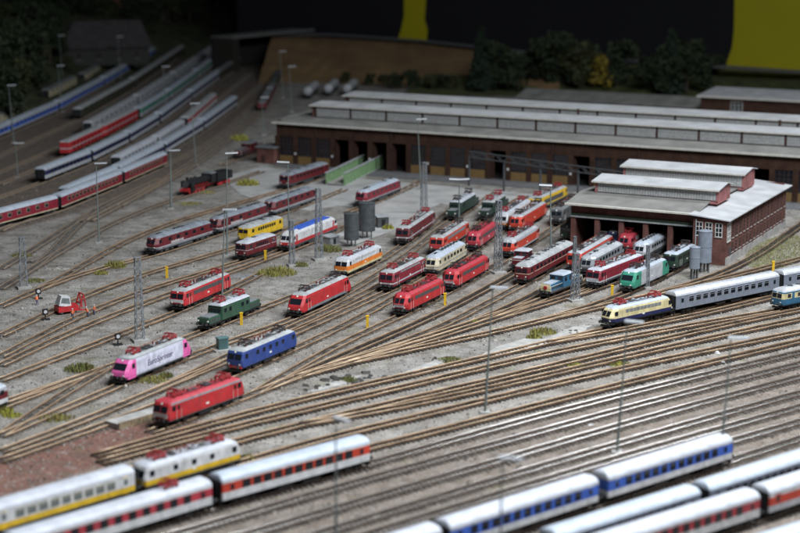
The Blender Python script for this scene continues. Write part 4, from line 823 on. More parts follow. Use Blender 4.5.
for i in range(16):
    y = 4.4+i*2.6
    link('window', me2, sh, (.03, y, 4.9), R(90)); link('window', me3, sh, (.03, y, 2.1), R(90))
    if i % 3 == 2: build(MB().box(-.01, .22, y+1.1, y+1.5, 1.5, 8.85, BR), 'pilaster', sh)
build(MB().box(.04, .10, 2.2, 3.4, .3, 3.2, P['dgrey']), 'side_door', sh)
build(MB().cyl((-6.0, -.2, .2), (-6.0, -.2, 8.8), .1, P['lgrey'], 6), 'downpipe', sh)
# ---- background buildings
p = at(702, 112, 0); p = at(700, 118, 2)
bb = thing('brick_building', 'small brick building with flat pale roof and white window at upper right', 'building', (p.x, p.y, 0), math.atan2(d.y, d.x))
build(MB().box(0, 70, 0, 22, 0, 8.8, BRD), 'wall', bb); build(MB().hexa([(-1, -1, 8.8), (71, -1, 8.8), (71, 20, 9.6), (-1, 20, 9.6), (-1, -1, 9.1), (71, -1, 9.1), (71, 20, 9.9), (-1, 20, 9.9)], ROOF), 'roof', bb); build(MB().box(-1, 71, -1.2, -1, 8.6, 9.12, EAVE), 'eave_board', bb)
link('window', window_mb(3.6, 3.4, 3, 3).mesh('window'), bb, (11.5, -.05, 4.2))
for x in (6, 18, 40): build(MB().box(x-.5, x+.5, -.3, .1, 0, 8.6, BRD), 'pilaster', bb)
p = at(518, 107, 0)
lb = thing('low_building', 'low building with long grey roof behind the engine shed', 'building', (p.x, p.y, 0), math.atan2(d.y, d.x))
build(MB().box(0, 66, 0, 20, 0, 3.1, BRD), 'wall', lb); mb = slab(MB(), [(-1, 3.2), (10, 5.4), (21, 3.2)], -1, 67, .3, ROOFD); build(mb, 'roof', lb)
p = at(257, 163); hut = thing('brick_hut', 'small brick hut with flat roof at the left end of the long shed', 'hut', (p.x, p.y, 0), math.atan2(d.y, d.x))
build(MB().box(0, 5.2, 0, 7, 0, 4.2, BR), 'wall', hut); build(MB().box(-.4, 5.6, -.4, 7.4, 4.2, 4.5, P['roofd']), 'roof', hut); build(MB().box(1.4, 2.4, -.05, .05, .1, 2.3, TRIM), 'door', hut)
# ================================================================= YARD FURNITURE
# green bridge girders
p0, p1 = at(344, 186), at(383, 166); dv = p1-p0; Lg = dv.length
gb = thing('transfer_bridge', 'light green bridge of two plate girders leading into the long shed', 'bridge', p0, math.atan2(dv.y, dv.x))
for y in (0, 4.6):
    g = build(MB().box(0, Lg, y-.12, y+.12, .1, 3.0, P['lime']), 'girder', gb); build(MB().box(-.05, Lg+.05, y-.35, y+.35, 3.0, 3.15, P['lgrey']), 'top_flange', g); build(MB().box(-.05, Lg+.05, y-.35, y+.35, .0, .12, P['lgrey']), 'bottom_flange', g)
    for i in range(9): x = .3+i*(Lg-.6)/8; build(MB().box(x-.05, x+.05, y-.3, y-.121, .12, 3.0, P['lime']), 'stiffener', g)
build(MB().box(0, Lg, .14, 4.46, .3, .5, P['concrete']), 'deck', gb)
# water tanks
def tank(px, py, r, z0, h, label, m):
    p = at(px, py); t = thing('water_tank', label, 'tank', (p.x, p.y, 0), group='water tanks')
    mb = MB(); mb.cyl((0, 0, z0), (0, 0, z0+h), r, m, 28); build(mb, 'vessel', t)
    for zz in (z0+.1, z0+h*.5, z0+h-.15): build(MB().cyl((0, 0, zz), (0, 0, zz+.12), r+.05, m, 28), 'hoop', t)
    build(MB().cyl((0, 0, z0+h), (0, 0, z0+h+.22), r*.98, m, 28, r*.25), 'lid', t)
    for i in range(4): a = R(45+90*i); build(MB().box(r*.75*math.cos(a)-.11, r*.75*math.cos(a)+.11, r*.75*math.sin(a)-.11, r*.75*math.sin(a)+.11, 0, z0, P['dgrey']), 'leg', t)
    build(MB().cyl((0, 0, .2), (0, 0, z0), .16, P['dgrey'], 6), 'pipe', t)
TK = mat('blue grey tank steel', (.24, .27, .32), .5, .1, .14, .8); TKD = mat('dark tank steel', (.075, .085, .09), .55, .1, .2, .8)
tank(704, 272, 1.32, 1.9, 6.1, 'tall blue grey water tank at the corner of the small shed', TK); tank(694, 279, .98, 2.0, 4.1, 'shorter blue grey water tank in front of the tall one', TK)
tank(351.5, 246, 1.5, 1.4, 5.4, 'dark grey water tank beside the white and blue diesel, front one', TKD); tank(367, 238, 1.7, 1.6, 5.9, 'dark grey water tank, rear one of the pair', TKD)
def hutbox(px, py, a, b, h, label, m, rz=.6, roofm=None):
    p = at(px, py); t = thing('equipment_hut', label, 'hut', (p.x, p.y, 0), rz, 'small huts and cabinets')
    build(MB().box(-a/2, a/2, -b/2, b/2, 0, h, m), 'wall', t); build(MB().hexa([(-a/2-.2, -b/2-.2, h), (a/2+.2, -b/2-.2, h), (a/2+.2, b/2+.2, h), (-a/2-.2, b/2+.2, h), (-a/2-.2, -b/2-.2, h+.1), (a/2+.2, -b/2-.2, h+.1), (a/2+.2, b/2+.2, h+.35), (-a/2-.2, b/2+.2, h+.35)], roofm or P['roof']), 'roof', t); build(MB().box(-.4, .4, -b/2-.04, -b/2+.02, .05, h*.8, P['ends']), 'door', t)
hutbox(382, 227, 2.4, 2.2, 2.3, 'small dark hut right of the dark water tanks', P['dgrey'], .3); hutbox(331, 243.5, 2.8, 2.0, 1.5, 'low grey shed behind the lattice masts', P['grey'], .9, P['roof'])
def cabinet(px, py, label):
    p = at(px, py); m = paint('blue green cabinet paint', (.10, .20, .20)); t = thing('transformer_cabinet', label, 'cabinet', (p.x, p.y, 0), .5)
    build(MB().box(-.8, .8, -.6, .6, .25, 1.9, m), 'housing', t); build(MB().box(-.9, .9, -.7, .7, 1.9, 2.1, m), 'lid', t); build(MB().box(-1.6, 1.6, -1.2, 1.2, 0, .25, P['concrete']), 'base_slab', t)
    for i in range(5): build(MB().box(-.65+i*.28, -.5+i*.28, -.72, -.6, .4, 1.8, m), 'cooling_fin', t)
cabinet(222.5, 350, 'blue green transformer cabinet on a concrete base between pink and blue locomotives')
# lamp posts
def lamp(bx, by, hx, hy, label, thick=.13, arm=1, rz=0.):
    b = at(bx, by); h = 17.0
    # height from the photograph: top of the post above its foot
    zs = [h_*.1 for h_ in range(20, 260)]
    def py(z):
        y_, z_ = b.y, z-CH; zc = y_*cp-z_*sp; yc = y_*sp+z_*cp; return 266.5-F*yc/zc
    h = min(zs, key=lambda z: abs(py(z)-hy)); top = at(hx, hy, h); lean = Vector((max(-.05*h, min(.05*h, (hx-bx)*b.y/F*1.0)), 0, h))
    t = thing('lamp_post', label, 'lamp post', (b.x, b.y, 0), group='yard lamp posts')
    build(MB().cyl((0, 0, 0), (lean.x*.4, 0, h*.4), thick*1.5, P['pole'], 8, thick*1.2), 'lower_pole', t); build(MB().cyl((lean.x*.4, 0, h*.4), (lean.x, 0, h), thick, P['pole'], 8, thick*.6), 'upper_pole', t)
    build(MB().box(-.7, .7, -.7, .7, -.05, .3, P['concrete']), 'foot', t)
    hd = MB()
    for s_ in ((1,) if arm == 1 else (1, -1)):
        c, sn = math.cos(rz), math.sin(rz); L_ = 2.2
        def q(a, bb, z): return (lean.x+a*c*s_-bb*sn, a*sn*s_+bb*c, h+z)
        hd.hexa([q(-.3, -.35, 0), q(L_, -.35, .12), q(L_, .35, .12), q(-.3, .35, 0), q(-.3, -.25, .25), q(L_, -.25, .38), q(L_, .25, .38), q(-.3, .25, .25)], P['head'])
    build(hd, 'lamp_head', t)
lamp(336, 571, 337, 419, 'lamp post rising in front of the red striped coach', rz=-.9); lamp(499, 624, 500, 459, 'lamp post at bottom centre beside the blue and white coaches', rz=-.5); lamp(617, 453, 629, 322, 'leaning lamp post whose head overlaps the cream and blue locomotive', rz=-.6)
lamp(720, 468, 726, 338, 'lamp post beside the sloped cab of the blue and white train', rz=-.4); lamp(485, 413, 497, 288, 'lamp post in the middle between yard and through lines', rz=-.5)
lamp(99, 243, 99, 164, 'lamp post on bare ground in front of the dark red coaches', rz=-.1); lamp(171, 209, 172, 151, 'thick lamp post left of the steam locomotive', .2, rz=-.05); lamp(227, 256, 229, 154, 'tall lamp post in front of the maroon diesel row', rz=0); lamp(222, 300, 232, 210, 'lamp post standing before the red locomotive with black grille', rz=-.3)
lamp(421, 190, 416, 120, 'lamp post in front of the long shed doors', rz=0); lamp(459, 222, 459, 180, 'double headed lamp beside the dark green locomotives', .15, 2); lamp(289, 246, 289, 163, 'lamp post at the end of the maroon diesel row', rz=math.pi); lamp(551, 262, 549, 186, 'lamp post left of the small shed', .16, rz=math.pi)
lamp(14, 143, 11, 86, 'lamp post before the white and blue coaches at the left edge'); lamp(18, 178, 17, 144, 'short lamp post at the far left siding'); lamp(62, 112, 58, 66, 'lamp post beside the cream coaches'); lamp(63, 85, 61, 36, 'lamp post before the grey roofed house'); lamp(121, 80, 118, 37, 'lamp post in front of the hillside house wall'); lamp(167, 118, 163, 67, 'lamp post among the grey roofed coaches'); lamp(196, 166, 192, 104, 'lamp post beside the pale blue roofed train'); lamp(264, 135, 262, 98, 'lamp post right of the goods wagons'); lamp(283, 98, 280, 52, 'lamp post before the brown embankment, nearer one'); lamp(292, 112, 289, 67, 'lamp post left of the tank wagons')
# lattice masts
def mast(bx, by, ty, label, w0=1.25, w1=.8):
    b = at(bx, by)
    def py(z):
        y_, z_ = b.y, z-CH; zc = y_*cp-z_*sp; yc = y_*sp+z_*cp; return 266.5-F*yc/zc
    h = min([k*.1 for k in range(20, 260)], key=lambda z: abs(py(z)-ty)); t = thing('lattice_mast', label, 'mast', (b.x, b.y, 0), .4, 'lattice masts'); m = P['galv']; W = lambda z: w0+(w1-w0)*z/h
    build(MB().box(-w0*1.0, w0*1.0, -w0, w0, -.05, .4, P['concrete']), 'foot', t)
    for sx in (-1, 1):
        for sy in (-1, 1): build(MB().bar((sx*w0/2, sy*w0/2, .3), (sx*w1/2, sy*w1/2, h), .085, m), 'corner_leg', t)
    mb = MB(); n = max(4, int(h/1.35))
    for i in range(n):
        z0, z1 = .4+(h-.4)*i/n, .4+(h-.4)*(i+1)/n; a, c = W(z0)/2, W(z1)/2
        for f in range(4):
            p = [(-1, -1), (1, -1), (1, 1), (-1, 1)]; q, r = p[f], p[(f+1) % 4]
            mb.bar((q[0]*a, q[1]*a, z0), (r[0]*c, r[1]*c, z1), .04, m); mb.bar((r[0]*a, r[1]*a, z0), (q[0]*c, q[1]*c, z1), .04, m); mb.bar((q[0]*c, q[1]*c, z1), (r[0]*c, r[1]*c, z1), .05, m)
    build(mb, 'bracing', t); build(MB().box(-w1/2-.1, w1/2+.1, -w1/2-.1, w1/2+.1, h, h+.12, m), 'cap', t)
mast(140, 341, 258, 'tall lattice mast left of the red locomotive with black grille'); mast(292, 266, 221, 'short lattice mast left of its taller neighbour by the weeds', .9, .6); mast(319, 260, 189, 'tall lattice mast in front of the white and blue diesel'); mast(424, 213, 163, 'lattice mast behind the dark red locomotive, in front of the long shed'); mast(498, 273, 201, 'lattice mast right of the bright red locomotive pair'); mast(575, 301, 254, 'lattice mast in front of the blue shunter'); mast(24, 288, 238, 'lattice mast at the far left of the yard'); mast(647, 289, 246, 'thin lattice mast before the sea green locomotive', .6, .4); mast(574, 278, 237, 'thin mast behind the vintage railcar', .5, .35)
# gantry
g0, g1 = at(469, 186), at(560, 200); dv = g1-g0; Lg = dv.length+28; gz = 0
gt = thing('overhead_gantry', 'dark steel overhead line gantry crossing the tracks before the long shed', 'gantry', g0, math.atan2(dv.y, dv.x)); gm = mat('dark gantry steel', (.07, .075, .08), .6)
gh = 7.2
for i in range(6): x = i*Lg/5; build(MB().box(x-.2, x+.2, -.2, .2, 0, gh+.4, gm), 'post', gt)
mb = MB()
for y in (-.35, .35):
    for z in (gh, gh+1.4): mb.bar((0, y, z), (Lg, y, z), .12, gm)
    nn = 26
    for i in range(nn): mb.bar((Lg*i/nn, y, gh if i % 2 else gh+1.4), (Lg*(i+1)/nn, y, gh+1.4 if i % 2 else gh), .07, gm)
build(mb, 'truss_beam', gt)
# yellow marker posts
for px, py, s in ((167, 278, 'behind the red locomotive with black grille'), (265.5, 261, 'in front of the dark red railbus'), (241.5, 325, 'beside the green articulated locomotive'), (367.5, 328, 'alone between the tracks in mid yard'), (445, 305, 'at the rear of the nearest bright red locomotive'), (612, 297, 'between the wine red and sea green locomotives'), (773, 272, 'beside the small shed annex')):
    p = at(px, py); t = thing('marker_post', 'yellow marker post '+s, 'marker post', (p.x, p.y, 0), group='yellow marker posts'); ym = paint('marker yellow', (.85, .52, .02))
    build(MB().box(-.22, .22, -.22, .22, 0, 2.0, ym), 'post', t); build(MB().box(-.28, .28, -.28, .28, 2.0, 2.12, ym), 'cap', t)
# ================================================================= WORKERS AND TROLLEY
def skin_mesh(joints, edges, radii, name):
    me = bpy.data.meshes.new(name); me.from_pydata([Vector(j)*S for j in joints], edges, []); o = bpy.data.objects.new(name, me); COL.objects.link(o)
    md = o.modifiers.new('s', 'SKIN'); md.use_smooth_shade = True
    for v, r in zip(me.skin_vertices[0].data, radii): v.radius = (r*S, r*S)
    me.skin_vertices[0].data[0].use_root = True; sb = o.modifiers.new('u', 'SUBSURF'); sb.levels = 2; sb.render_levels = 2
    dg = bpy.context.evaluated_depsgraph_get(); dg.update(); out = bpy.data.meshes.new_from_object(o.evaluated_get(dg)); bpy.data.objects.remove(o)
    for m in (P['cloth'], P['vest'], P['skin'], P['ends'], P['white']): out.materials.append(m)
    for pl in out.polygons:
        c = pl.center/S; i = 0
        if c.z > .92: i = 1
        if c.z > 1.47: i = 2
        if c.z < .12: i = 3
        if c.z > 1.68: i = 4
        if abs(c.x) > .42 and c.z < 1.0: i = 2
        pl.material_index = i
    return out
def worker(px, py, rz, label, bend=0., arms=0.):
    p = at(px, py); t = thing('person', label, 'person', (p.x, p.y, 0), rz, 'track workers')
    b = bend; j = [(0, 0, .95), (0, b*.3, 1.2), (0, b*.6, 1.42), (0, b*.7, 1.53), (0, b*.8, 1.66), (0, b*.82, 1.76), (.11, 0, .88), (.14, .06, .5), (.15, 0, .08), (.16, .14, .04), (-.11, 0, .88), (-.14, -.06, .5), (-.15, -.02, .08), (-.16, .12, .04), (.2, b*.6, 1.4), (.3, .08+b*.6+arms*.1, 1.15), (.3, .25+b*.6+arms*.3, 1.0+arms*.2), (-.2, b*.6, 1.4), (-.33, .02+b*.6, 1.13), (-.3, .15+b*.6, .92)]
    e = [(0, 1), (1, 2), (2, 3), (3, 4), (4, 5), (0, 6), (6, 7), (7, 8), (8, 9), (0, 10), (10, 11), (11, 12), (12, 13), (2, 14), (14, 15), (15, 16), (2, 17), (17, 18), (18, 19)]
    r = [.17, .17, .16, .07, .12, .1, .11, .085, .06, .06, .11, .085, .06, .06, .08, .055, .045, .08, .055, .045]
    link('body', skin_mesh(j, e, r, 'body'), t); build(MB().cyl((0, b*.8, 1.74), (0, b*.82, 1.86), .15, P['white'], 10, .08), 'helmet', t)
    build(MB().cyl((0, b*.2, 1.14), (0, b*.22, 1.19), .215, mat('reflective tape', (.7, .7, .6), .3, 0, 0), 12), 'vest_stripe', t)
worker(37, 305, .6, 'worker in orange vest standing at the far left of the yard', 0, .6); worker(72.5, 319, -.4, 'worker in orange vest in front of the red trolley', .1); worker(88, 317, 2.2, 'worker in orange vest right of the red trolley, left of two', .35, .5); worker(94, 315, -1.2, 'worker in orange vest right of the red trolley, right of two', .1, .4)
p = at(66, 313); t = thing('track_trolley', 'small red track trolley with tilted white cab beside the workers', 'trolley', (p.x, p.y, .1), .55, None)
build(MB().box(-1.7, 1.9, -1.1, 1.1, .35, 1.3, P['red']), 'chassis', t); c = link('cab', MB().hexa([(-1.2, -1, 0), (1.1, -1, 0), (1.1, 1, 0), (-1.2, 1, 0), (-.9, -.8, 1.7), (.6, -.8, 1.7), (.6, .8, 1.7), (-.9, .8, 1.7)], P['white']).mesh('cab'), t, (-.4, 0, 1.3), rot=(0, .18, 0))
for s_ in (-1, 1): build(MB().hexa([(-.9, s_*.93-.04, .5), (.8, s_*.93-.04, .5), (.8, s_*.93+.04, .5), (-.9, s_*.93+.04, .5), (-.75, s_*.83-.04, 1.4), (.5, s_*.83-.04, 1.4), (.5, s_*.83+.04, 1.4), (-.75, s_*.83+.04, 1.4)], P['lglass']), 'cab_window', c)
mb = MB(); [mb.bar(a, b, .13, P['red']) for a, b in (((2.0, -1, .4), (2.9, -1, 3.0)), ((2.0, 1, .4), (2.9, 1, 3.0)), ((2.9, -1, 3.0), (2.9, 1, 3.0)), ((2.4, -1, 1.5), (2.4, 1, 1.5)), ((2.9, -1, 3.0), (3.3, -1, .3)), ((2.9, 1, 3.0), (3.3, 1, .3)), ((3.3, -1, .35), (2.0, -1, .4)))]; build(mb, 'lifting_frame', t)
for x in (-1.1, 1.2):
    for s_ in (-1, 1): link('wheel', shared(('wheel', .4), lambda: wheel_mb(.4)), t, (x, s_*.95, .42))
for px, py, s in ((45.5, 320, 'beside the red trolley'), (38.5, 299, 'behind the leftmost worker'), (118, 345, 'near the left lattice mast')):
    p = at(px, py); t = thing('dwarf_signal', 'low black dwarf signal '+s, 'signal', (p.x, p.y, 0), .5, 'dwarf signals'); build(MB().box(-.7, .7, -.4, .4, 0, .2, P['black']), 'base', t); build(MB().cyl((0, 0, .2), (0, 0, 1.0), .12, P['black'], 8), 'stem', t); build(MB().box(-.45, .45, -.2, .2, .9, 1.9, P['black']), 'lantern', t); build(MB().cyl((0, -.24, 1.45), (0, -.2, 1.45), .3, P['white'], 12), 'disc', t)
# low loading ramp
p0, p1 = at(118, 430), at(166, 416); dv = p1-p0
rp = thing('loading_ramp', 'low weathered timber edged ramp beside the red locomotive nearest the camera', 'ramp', p0, math.atan2(dv.y, dv.x)); build(MB().box(0, dv.length, 0, 2.6, 0, .8, P['concrete']), 'fill', rp)
wd = mat('weathered timber', (.24, .18, .11), .85, 0, .3, 1.5)
for i in range(4): build(MB().box(i*dv.length/4+.05, (i+1)*dv.length/4-.05, -.22, -.02, .05, .95, wd), 'plank', rp)
# ================================================================= GROUND CLUTTER
def tuft(px, py, r, h, label, c=0, n=260):
    p = at(px, py); t = stuffless = None
    m = (mat('dry yellow green grass', (.30, .29, .07), .9, 0, .3, 2), mat('olive grass', (.17, .19, .055), .9, 0, .3, 2), mat('fresh yellow grass', (.42, .42, .06), .9, 0, .25, 2))[c]
    rng = random.Random(int(px*7+py)); mb = MB()
    for _ in range(n):
        a = rng.uniform(0, 6.28); q = math.sqrt(rng.random())*r; x, y = q*math.cos(a)*1.3, q*math.sin(a); hh = h*(1-.6*(q/r)**2)*rng.uniform(.5, 1.15); w_ = rng.uniform(.04, .11); b = rng.uniform(0, 6.28); dx, dy = math.cos(b)*w_, math.sin(b)*w_; lx, ly = rng.uniform(-.4, .4)*hh, rng.uniform(-.4, .4)*hh
        k = len(mb.v); mb.v += [(x-dx, y-dy, -.03), (x+dx, y+dy, -.03), (x+lx+dx*.8, y+ly+dy*.8, hh*.7), (x+lx-dx*.3, y+ly-dy*.3, hh)]; mb.face([k, k+1, k+2, k+3], m if rng.random() < .7 else mat('brown dead grass', (.20, .15, .06), .9, 0, .3, 2))
    return tag(build(mb, 'grass_tuft', None, (p.x, p.y, 0)), label, 'grass tuft', 'grass tufts')
for a in ((80, 370, 1.9, 1.3, 'olive green grass tuft left of the pink locomotive', 1, 420), (153, 381, 1.9, .8, 'yellowish grass patch below the pink locomotive', 0, 300), (166, 377, .8, .9, 'small green tuft right of the yellowish patch', 1), (57, 419, 2.0, .8, 'yellow green tuft left of the loading ramp', 0, 300), (115, 267, 1.7, 1.3, 'yellow green tuft on the left between diverging tracks', 0, 380), (101, 274, 1.1, .9, 'smaller yellow tuft left of its neighbour', 0), (277, 274, 3.0, 1.6, 'large olive weed patch beside the two lattice masts', 0, 520), (329, 251, 2.0, 1.5, 'dark weed clump at the foot of the tall lattice mast', 1, 320), (300, 266, 1.3, 1.0, 'weed clump between the two lattice masts', 1), (388, 229, 1.0, 1.2, 'yellow weed right of the small dark hut', 2), (349, 381, 1.0, .8, 'mossy tuft on the debris between yard and through lines', 1), (450, 361, 1.6, .8, 'olive tuft beside the pale slabs', 1), (474, 322, .8, .5, 'tiny tuft between converging tracks', 0), (543, 333, 1.7, 1.1, 'yellow tuft left of the cream and blue locomotive', 0, 320), (534, 338, 1.0, .8, 'small tuft next to the larger yellow one', 0), (577, 366, 1.2, .4, 'flat green tuft among the through lines', 2), (618, 364, 1.6, .4, 'flat yellow tuft among the through lines', 2), (247, 459, .9, .8, 'tuft at the end of the white and yellow locomotive', 0), (2, 412, 1.3, 1.0, 'yellow tuft at the left edge', 2), (12, 416, 1.2, .6, 'low yellow tuft near the left edge', 2), (248, 185, 2.2, 1.8, 'bright yellow weeds behind the steam locomotive', 2, 380), (240, 140, 2.0, 2.0, 'yellow weeds beside the far small locomotive', 2), (22, 256, 1.6, .8, 'olive tuft by the far left mast', 1), (35, 281, 1.5, .6, 'low olive tuft right of the far left mast', 1), (205, 193, 2.5, .5, 'dry grass strip below the steam locomotive', 0), (190, 204, 2.5, .5, 'dry grass patch in front of the steam locomotive', 0)): tuft(*a)
# grassy verge right of the small shed (countless blades)
rng = random.Random(5); mb = MB(); gm = mat('verge grass', (.22, .215, .085), .9, 0, .3, 2); c0 = at(778, 252)
for _ in range(5000):
    a = rng.uniform(0, 6.28); q = math.sqrt(rng.random()); x, y = c0.x+q*math.cos(a)*6+q*math.sin(a)*6, c0.y+q*math.sin(a)*17; h = rng.uniform(.1, .35); w_ = rng.uniform(.05, .1); k = len(mb.v); mb.v += [(x-w_, y, .0), (x+w_, y, .0), (x+rng.uniform(-.2, .2), y+rng.uniform(-.2, .2), h)]; mb.face([k, k+1, k+2], gm)
o = stuff(build(mb, 'verge_grass')); o['label'] = 'short yellow green grass right of the small shed'; o['category'] = 'grass'
# loose stones
mb = MB(); stm = mat('grey stone', (.33, .31, .28), .9, 0, .4, 1.5); std = mat('dark clinker', (.05, .045, .04), .9, 0, .4, 1.5)
for _ in range(20000):
    px, py = rng.uniform(-20, 820), 190+330*rng.random()**.8; p = at(px, py); r = rng.choice((.07, .09, .1, .12, .14, .2)); m = stm if rng.random() < .75 else std; k = len(mb.v)
    mb.v += [(p.x+r*rng.uniform(.6, 1.3)*math.cos(a), p.y+r*rng.uniform(.6, 1.3)*math.sin(a), -.02) for a in (0, 1.57, 3.14, 4.71)]+[(p.x+rng.uniform(-.3, .3)*r, p.y+rng.uniform(-.3, .3)*r, r*rng.uniform(.7, 1.5))]
    for i in range(4): mb.face([k+i, k+(i+1) % 4, k+4], m)
o = stuff(build(mb, 'loose_stones')); o['label'] = 'loose ballast stones scattered over the yard'; o['category'] = 'stones'
# rubble heaps, slabs and scrap between yard and through lines
def rubble(px, py, r, label, m, n=14, big=.5):
    p = at(px, py); rg = random.Random(int(px+py*3)); mb = MB()
    for _ in range(n):
        a, q = rg.uniform(0, 6.28), r*math.sqrt(rg.random()); x, y, s_ = q*math.cos(a)*1.5, q*math.sin(a), rg.uniform(.25, 1)*big; h = s_*rg.uniform(.3, .8)
        mb.hexa([(x+dx*s_*rg.uniform(.6, 1.2), y+dy*s_*rg.uniform(.6, 1.2), -.05) for dx, dy in ((-1, -1), (1, -1), (1, 1), (-1, 1))]+[(x+dx*s_*rg.uniform(.3, .8), y+dy*s_*rg.uniform(.3, .8), h*rg.uniform(.7, 1.2)) for dx, dy in ((-1, -1), (1, -1), (1, 1), (-1, 1))], m)
    tag(build(mb, 'rubble_heap', None, (p.x, p.y, 0)), label, 'rubble', 'rubble and debris')
rubble(345, 380, 2.2, 'dark rubble heap beside the mossy tuft', std, 16, .7); rubble(440, 360, 1.8, 'dark brown rubble left of the olive tuft', std, 12, .6); rubble(365, 376, 2.4, 'dark broken slabs right of the mossy tuft', mat('dark slab', (.06, .055, .05), .8), 7, 1.2); rubble(484, 340, 2.2, 'grey broken stones beside the middle lamp post', stm, 10, .6); rubble(315, 388, 1.6, 'dark rubble near the through lines left of centre', std, 10, .6); rubble(243, 277, 1.7, 'grey scrap heap at the end of the disused track', P['grey'], 12, .6); rubble(565, 333, 1.5, 'dark rubble left of the cream and blue locomotive', std, 9, .5); rubble(120, 386, 1.0, 'pale stones below the pink locomotive', stm, 7, .5); rubble(290, 395, 1.5, 'grey rubble at the edge of the through lines', stm, 9, .5); rubble(25, 311, 1.6, 'grey debris left of the dwarf signal', stm, 8, .5); rubble(56, 269, 1.4, 'pale boards on the ground by the left junction', stm, 5, .8); rubble(33, 262, 1.6, 'dark clinker heap at the left junction', std, 12, .6); rubble(84, 222, 1.6, 'dark clinker heap between upper left tracks', std, 12, .6); rubble(350, 313, .8, 'grey stone pile in mid yard', stm, 5, .4); rubble(718, 352, .9, 'white box shaped debris between through lines', P['white'], 2, .7); rubble(724, 364, .6, 'small white debris beside the foreground lamp post', P['white'], 1, .6); rubble(589, 424, .5, 'white scrap on the main line', P['white'], 2, .5)
rg = random.Random(11)
for px, py, rx, ry, s in ((510, 348, 7.5, 5, 'long pale plaster slab right of the middle lamp post'), (540, 343, 6, 3.5, 'pale plaster slab left of the cream and blue locomotive'), (425, 367, 7, 2.6, 'pale slab below the dark rubble'), (335, 384, 5.5, 2.6, 'pale slab at the left end of the debris strip'), (572, 331, 5, 4, 'grey dirt slab before the cream and blue locomotive')):
    p = at(px, py); ang = math.radians(52); mb = MB(); n = 18; ring = []
    for i in range(n): a = 6.283*i/n; q = rg.uniform(.75, 1.1); x, y = rx*q*math.cos(a), .4*ry*q*math.sin(a); ring.append((x*math.cos(ang)-y*math.sin(ang), x*math.sin(ang)+y*math.cos(ang)))
    m = mat('pale plaster', (.40, .39, .365), .9, 0, .2, .6, .4); mb.rings([[(x*1.04, y*1.04, -.1) for x, y in ring], [(x, y, .1) for x, y in ring], [(x*.6, y*.6, .17) for x, y in ring]], lambda i, j: m, None, m)
    tag(build(mb, 'plaster_slab', None, (p.x, p.y, 0)), s, 'slab', 'rubble and debris')
# ================================================================= BACKGROUND LAND
def hill_h(p):
    a, b = at(-120, 175).xy, at(245, 40).xy; dd = -((b.x-a.x)*(p.y-a.y)-(b.y-a.y)*(p.x-a.x))/(b-a).length; dd = -dd
    return dd
grassm = mat('hillside scrub', (.05, .06, .02), .95, 0, .45, .15, .8, 1.5)
def terrain():
    V_, F_ = [], []; x0, x1, y0, y1, st = -330, 10, 380, 1000, 6; nx, ny = int((x1-x0)/st), int((y1-y0)/st); rg = random.Random(2)
    for j in range(ny+1):
        for i in range(nx+1):
            x, y = x0+i*st, y0+j*st; q = hill_h(Vector((x, y))); h = sm(q, 3, 70)*15*(1-.0*sm(x, -60, 0))+(rg.uniform(-.5, .8) if q > 4 else 0)-.6*(1-sm(q, 0, 4)); V_.append((x*S, y*S, h*S))
    F_ = [(j*(nx+1)+i, j*(nx+1)+i+1, (j+1)*(nx+1)+i+1, (j+1)*(nx+1)+i) for j in range(ny) for i in range(nx)]
    me = bpy.data.meshes.new('hill'); me.from_pydata(V_, [], F_); me.materials.append(grassm); me.polygons.foreach_set('use_smooth', [True]*len(me.polygons)); struct(link('hill', me))
terrain()
# brown embankment, verge behind it
def strip(name, lo, hi, m, jit=0., thick=None):
    mb = MB(); n = 24; rg = random.Random(4)
    def lerp(pl, t): k = min(int(t*(len(pl)-1)), len(pl)-2); f = t*(len(pl)-1)-k; return pl[k].lerp(pl[k+1], f)
    rows = 7
    for i in range(n+1):
        for j in range(rows):
            t = j/(rows-1); p = lerp(lo, i/n).lerp(lerp(hi, i/n), t); q = rg.uniform(-jit, jit) if 0 < j < rows-1 else 0; mb.v.append((p.x+q, p.y+q, p.z+q))
    for i in range(n):
        for j in range(rows-1): a = i*rows+j; mb.face([a, a+rows, a+rows+1, a+1], m)
    return struct(build(mb, name))
strip('brown_embankment', [at(258, 84, -.2), at(330, 84, -.2), at(420, 88, -.2), at(560, 96, -.2)], [at(272, 38, 12), at(330, 36, 12), at(420, 42, 11), at(560, 57, 10)], mat('brown earth', (.22, .135, .06), .95, 0, .2, .08, .2, 1), .5)
strip('back_verge', [at(400, 96, .1), at(520, 96, .1), at(660, 104, .1), at(830, 112, .1)], [at(440, 62, 5), at(530, 60, 6), at(660, 66, 6), at(830, 74, 6)], mat('dark verge grass', (.07, .085, .022), .95, 0, .4, .2, .6, 1.2), .5)
strip('board_edge', [at(255, 37, 12.5), at(330, 36, 12.5), at(420, 42, 11.5), at(560, 57, 10.5), at(830, 76, 7)], [at(255, 33.5, 12.7), at(330, 33.5, 12.7), at(420, 39.5, 11.7), at(560, 54.5, 10.7), at(830, 72, 7.2)], mat('grey board edge', (.16, .16, .17), .8))
p = at(246, 36, 14); q = at(308, 30, 14); dv = q-p
rd = thing('road_bridge', 'pale road deck above the dark tunnel mouth at the top left of centre', 'bridge', (p.x, p.y, 0), math.atan2(dv.y, dv.x))
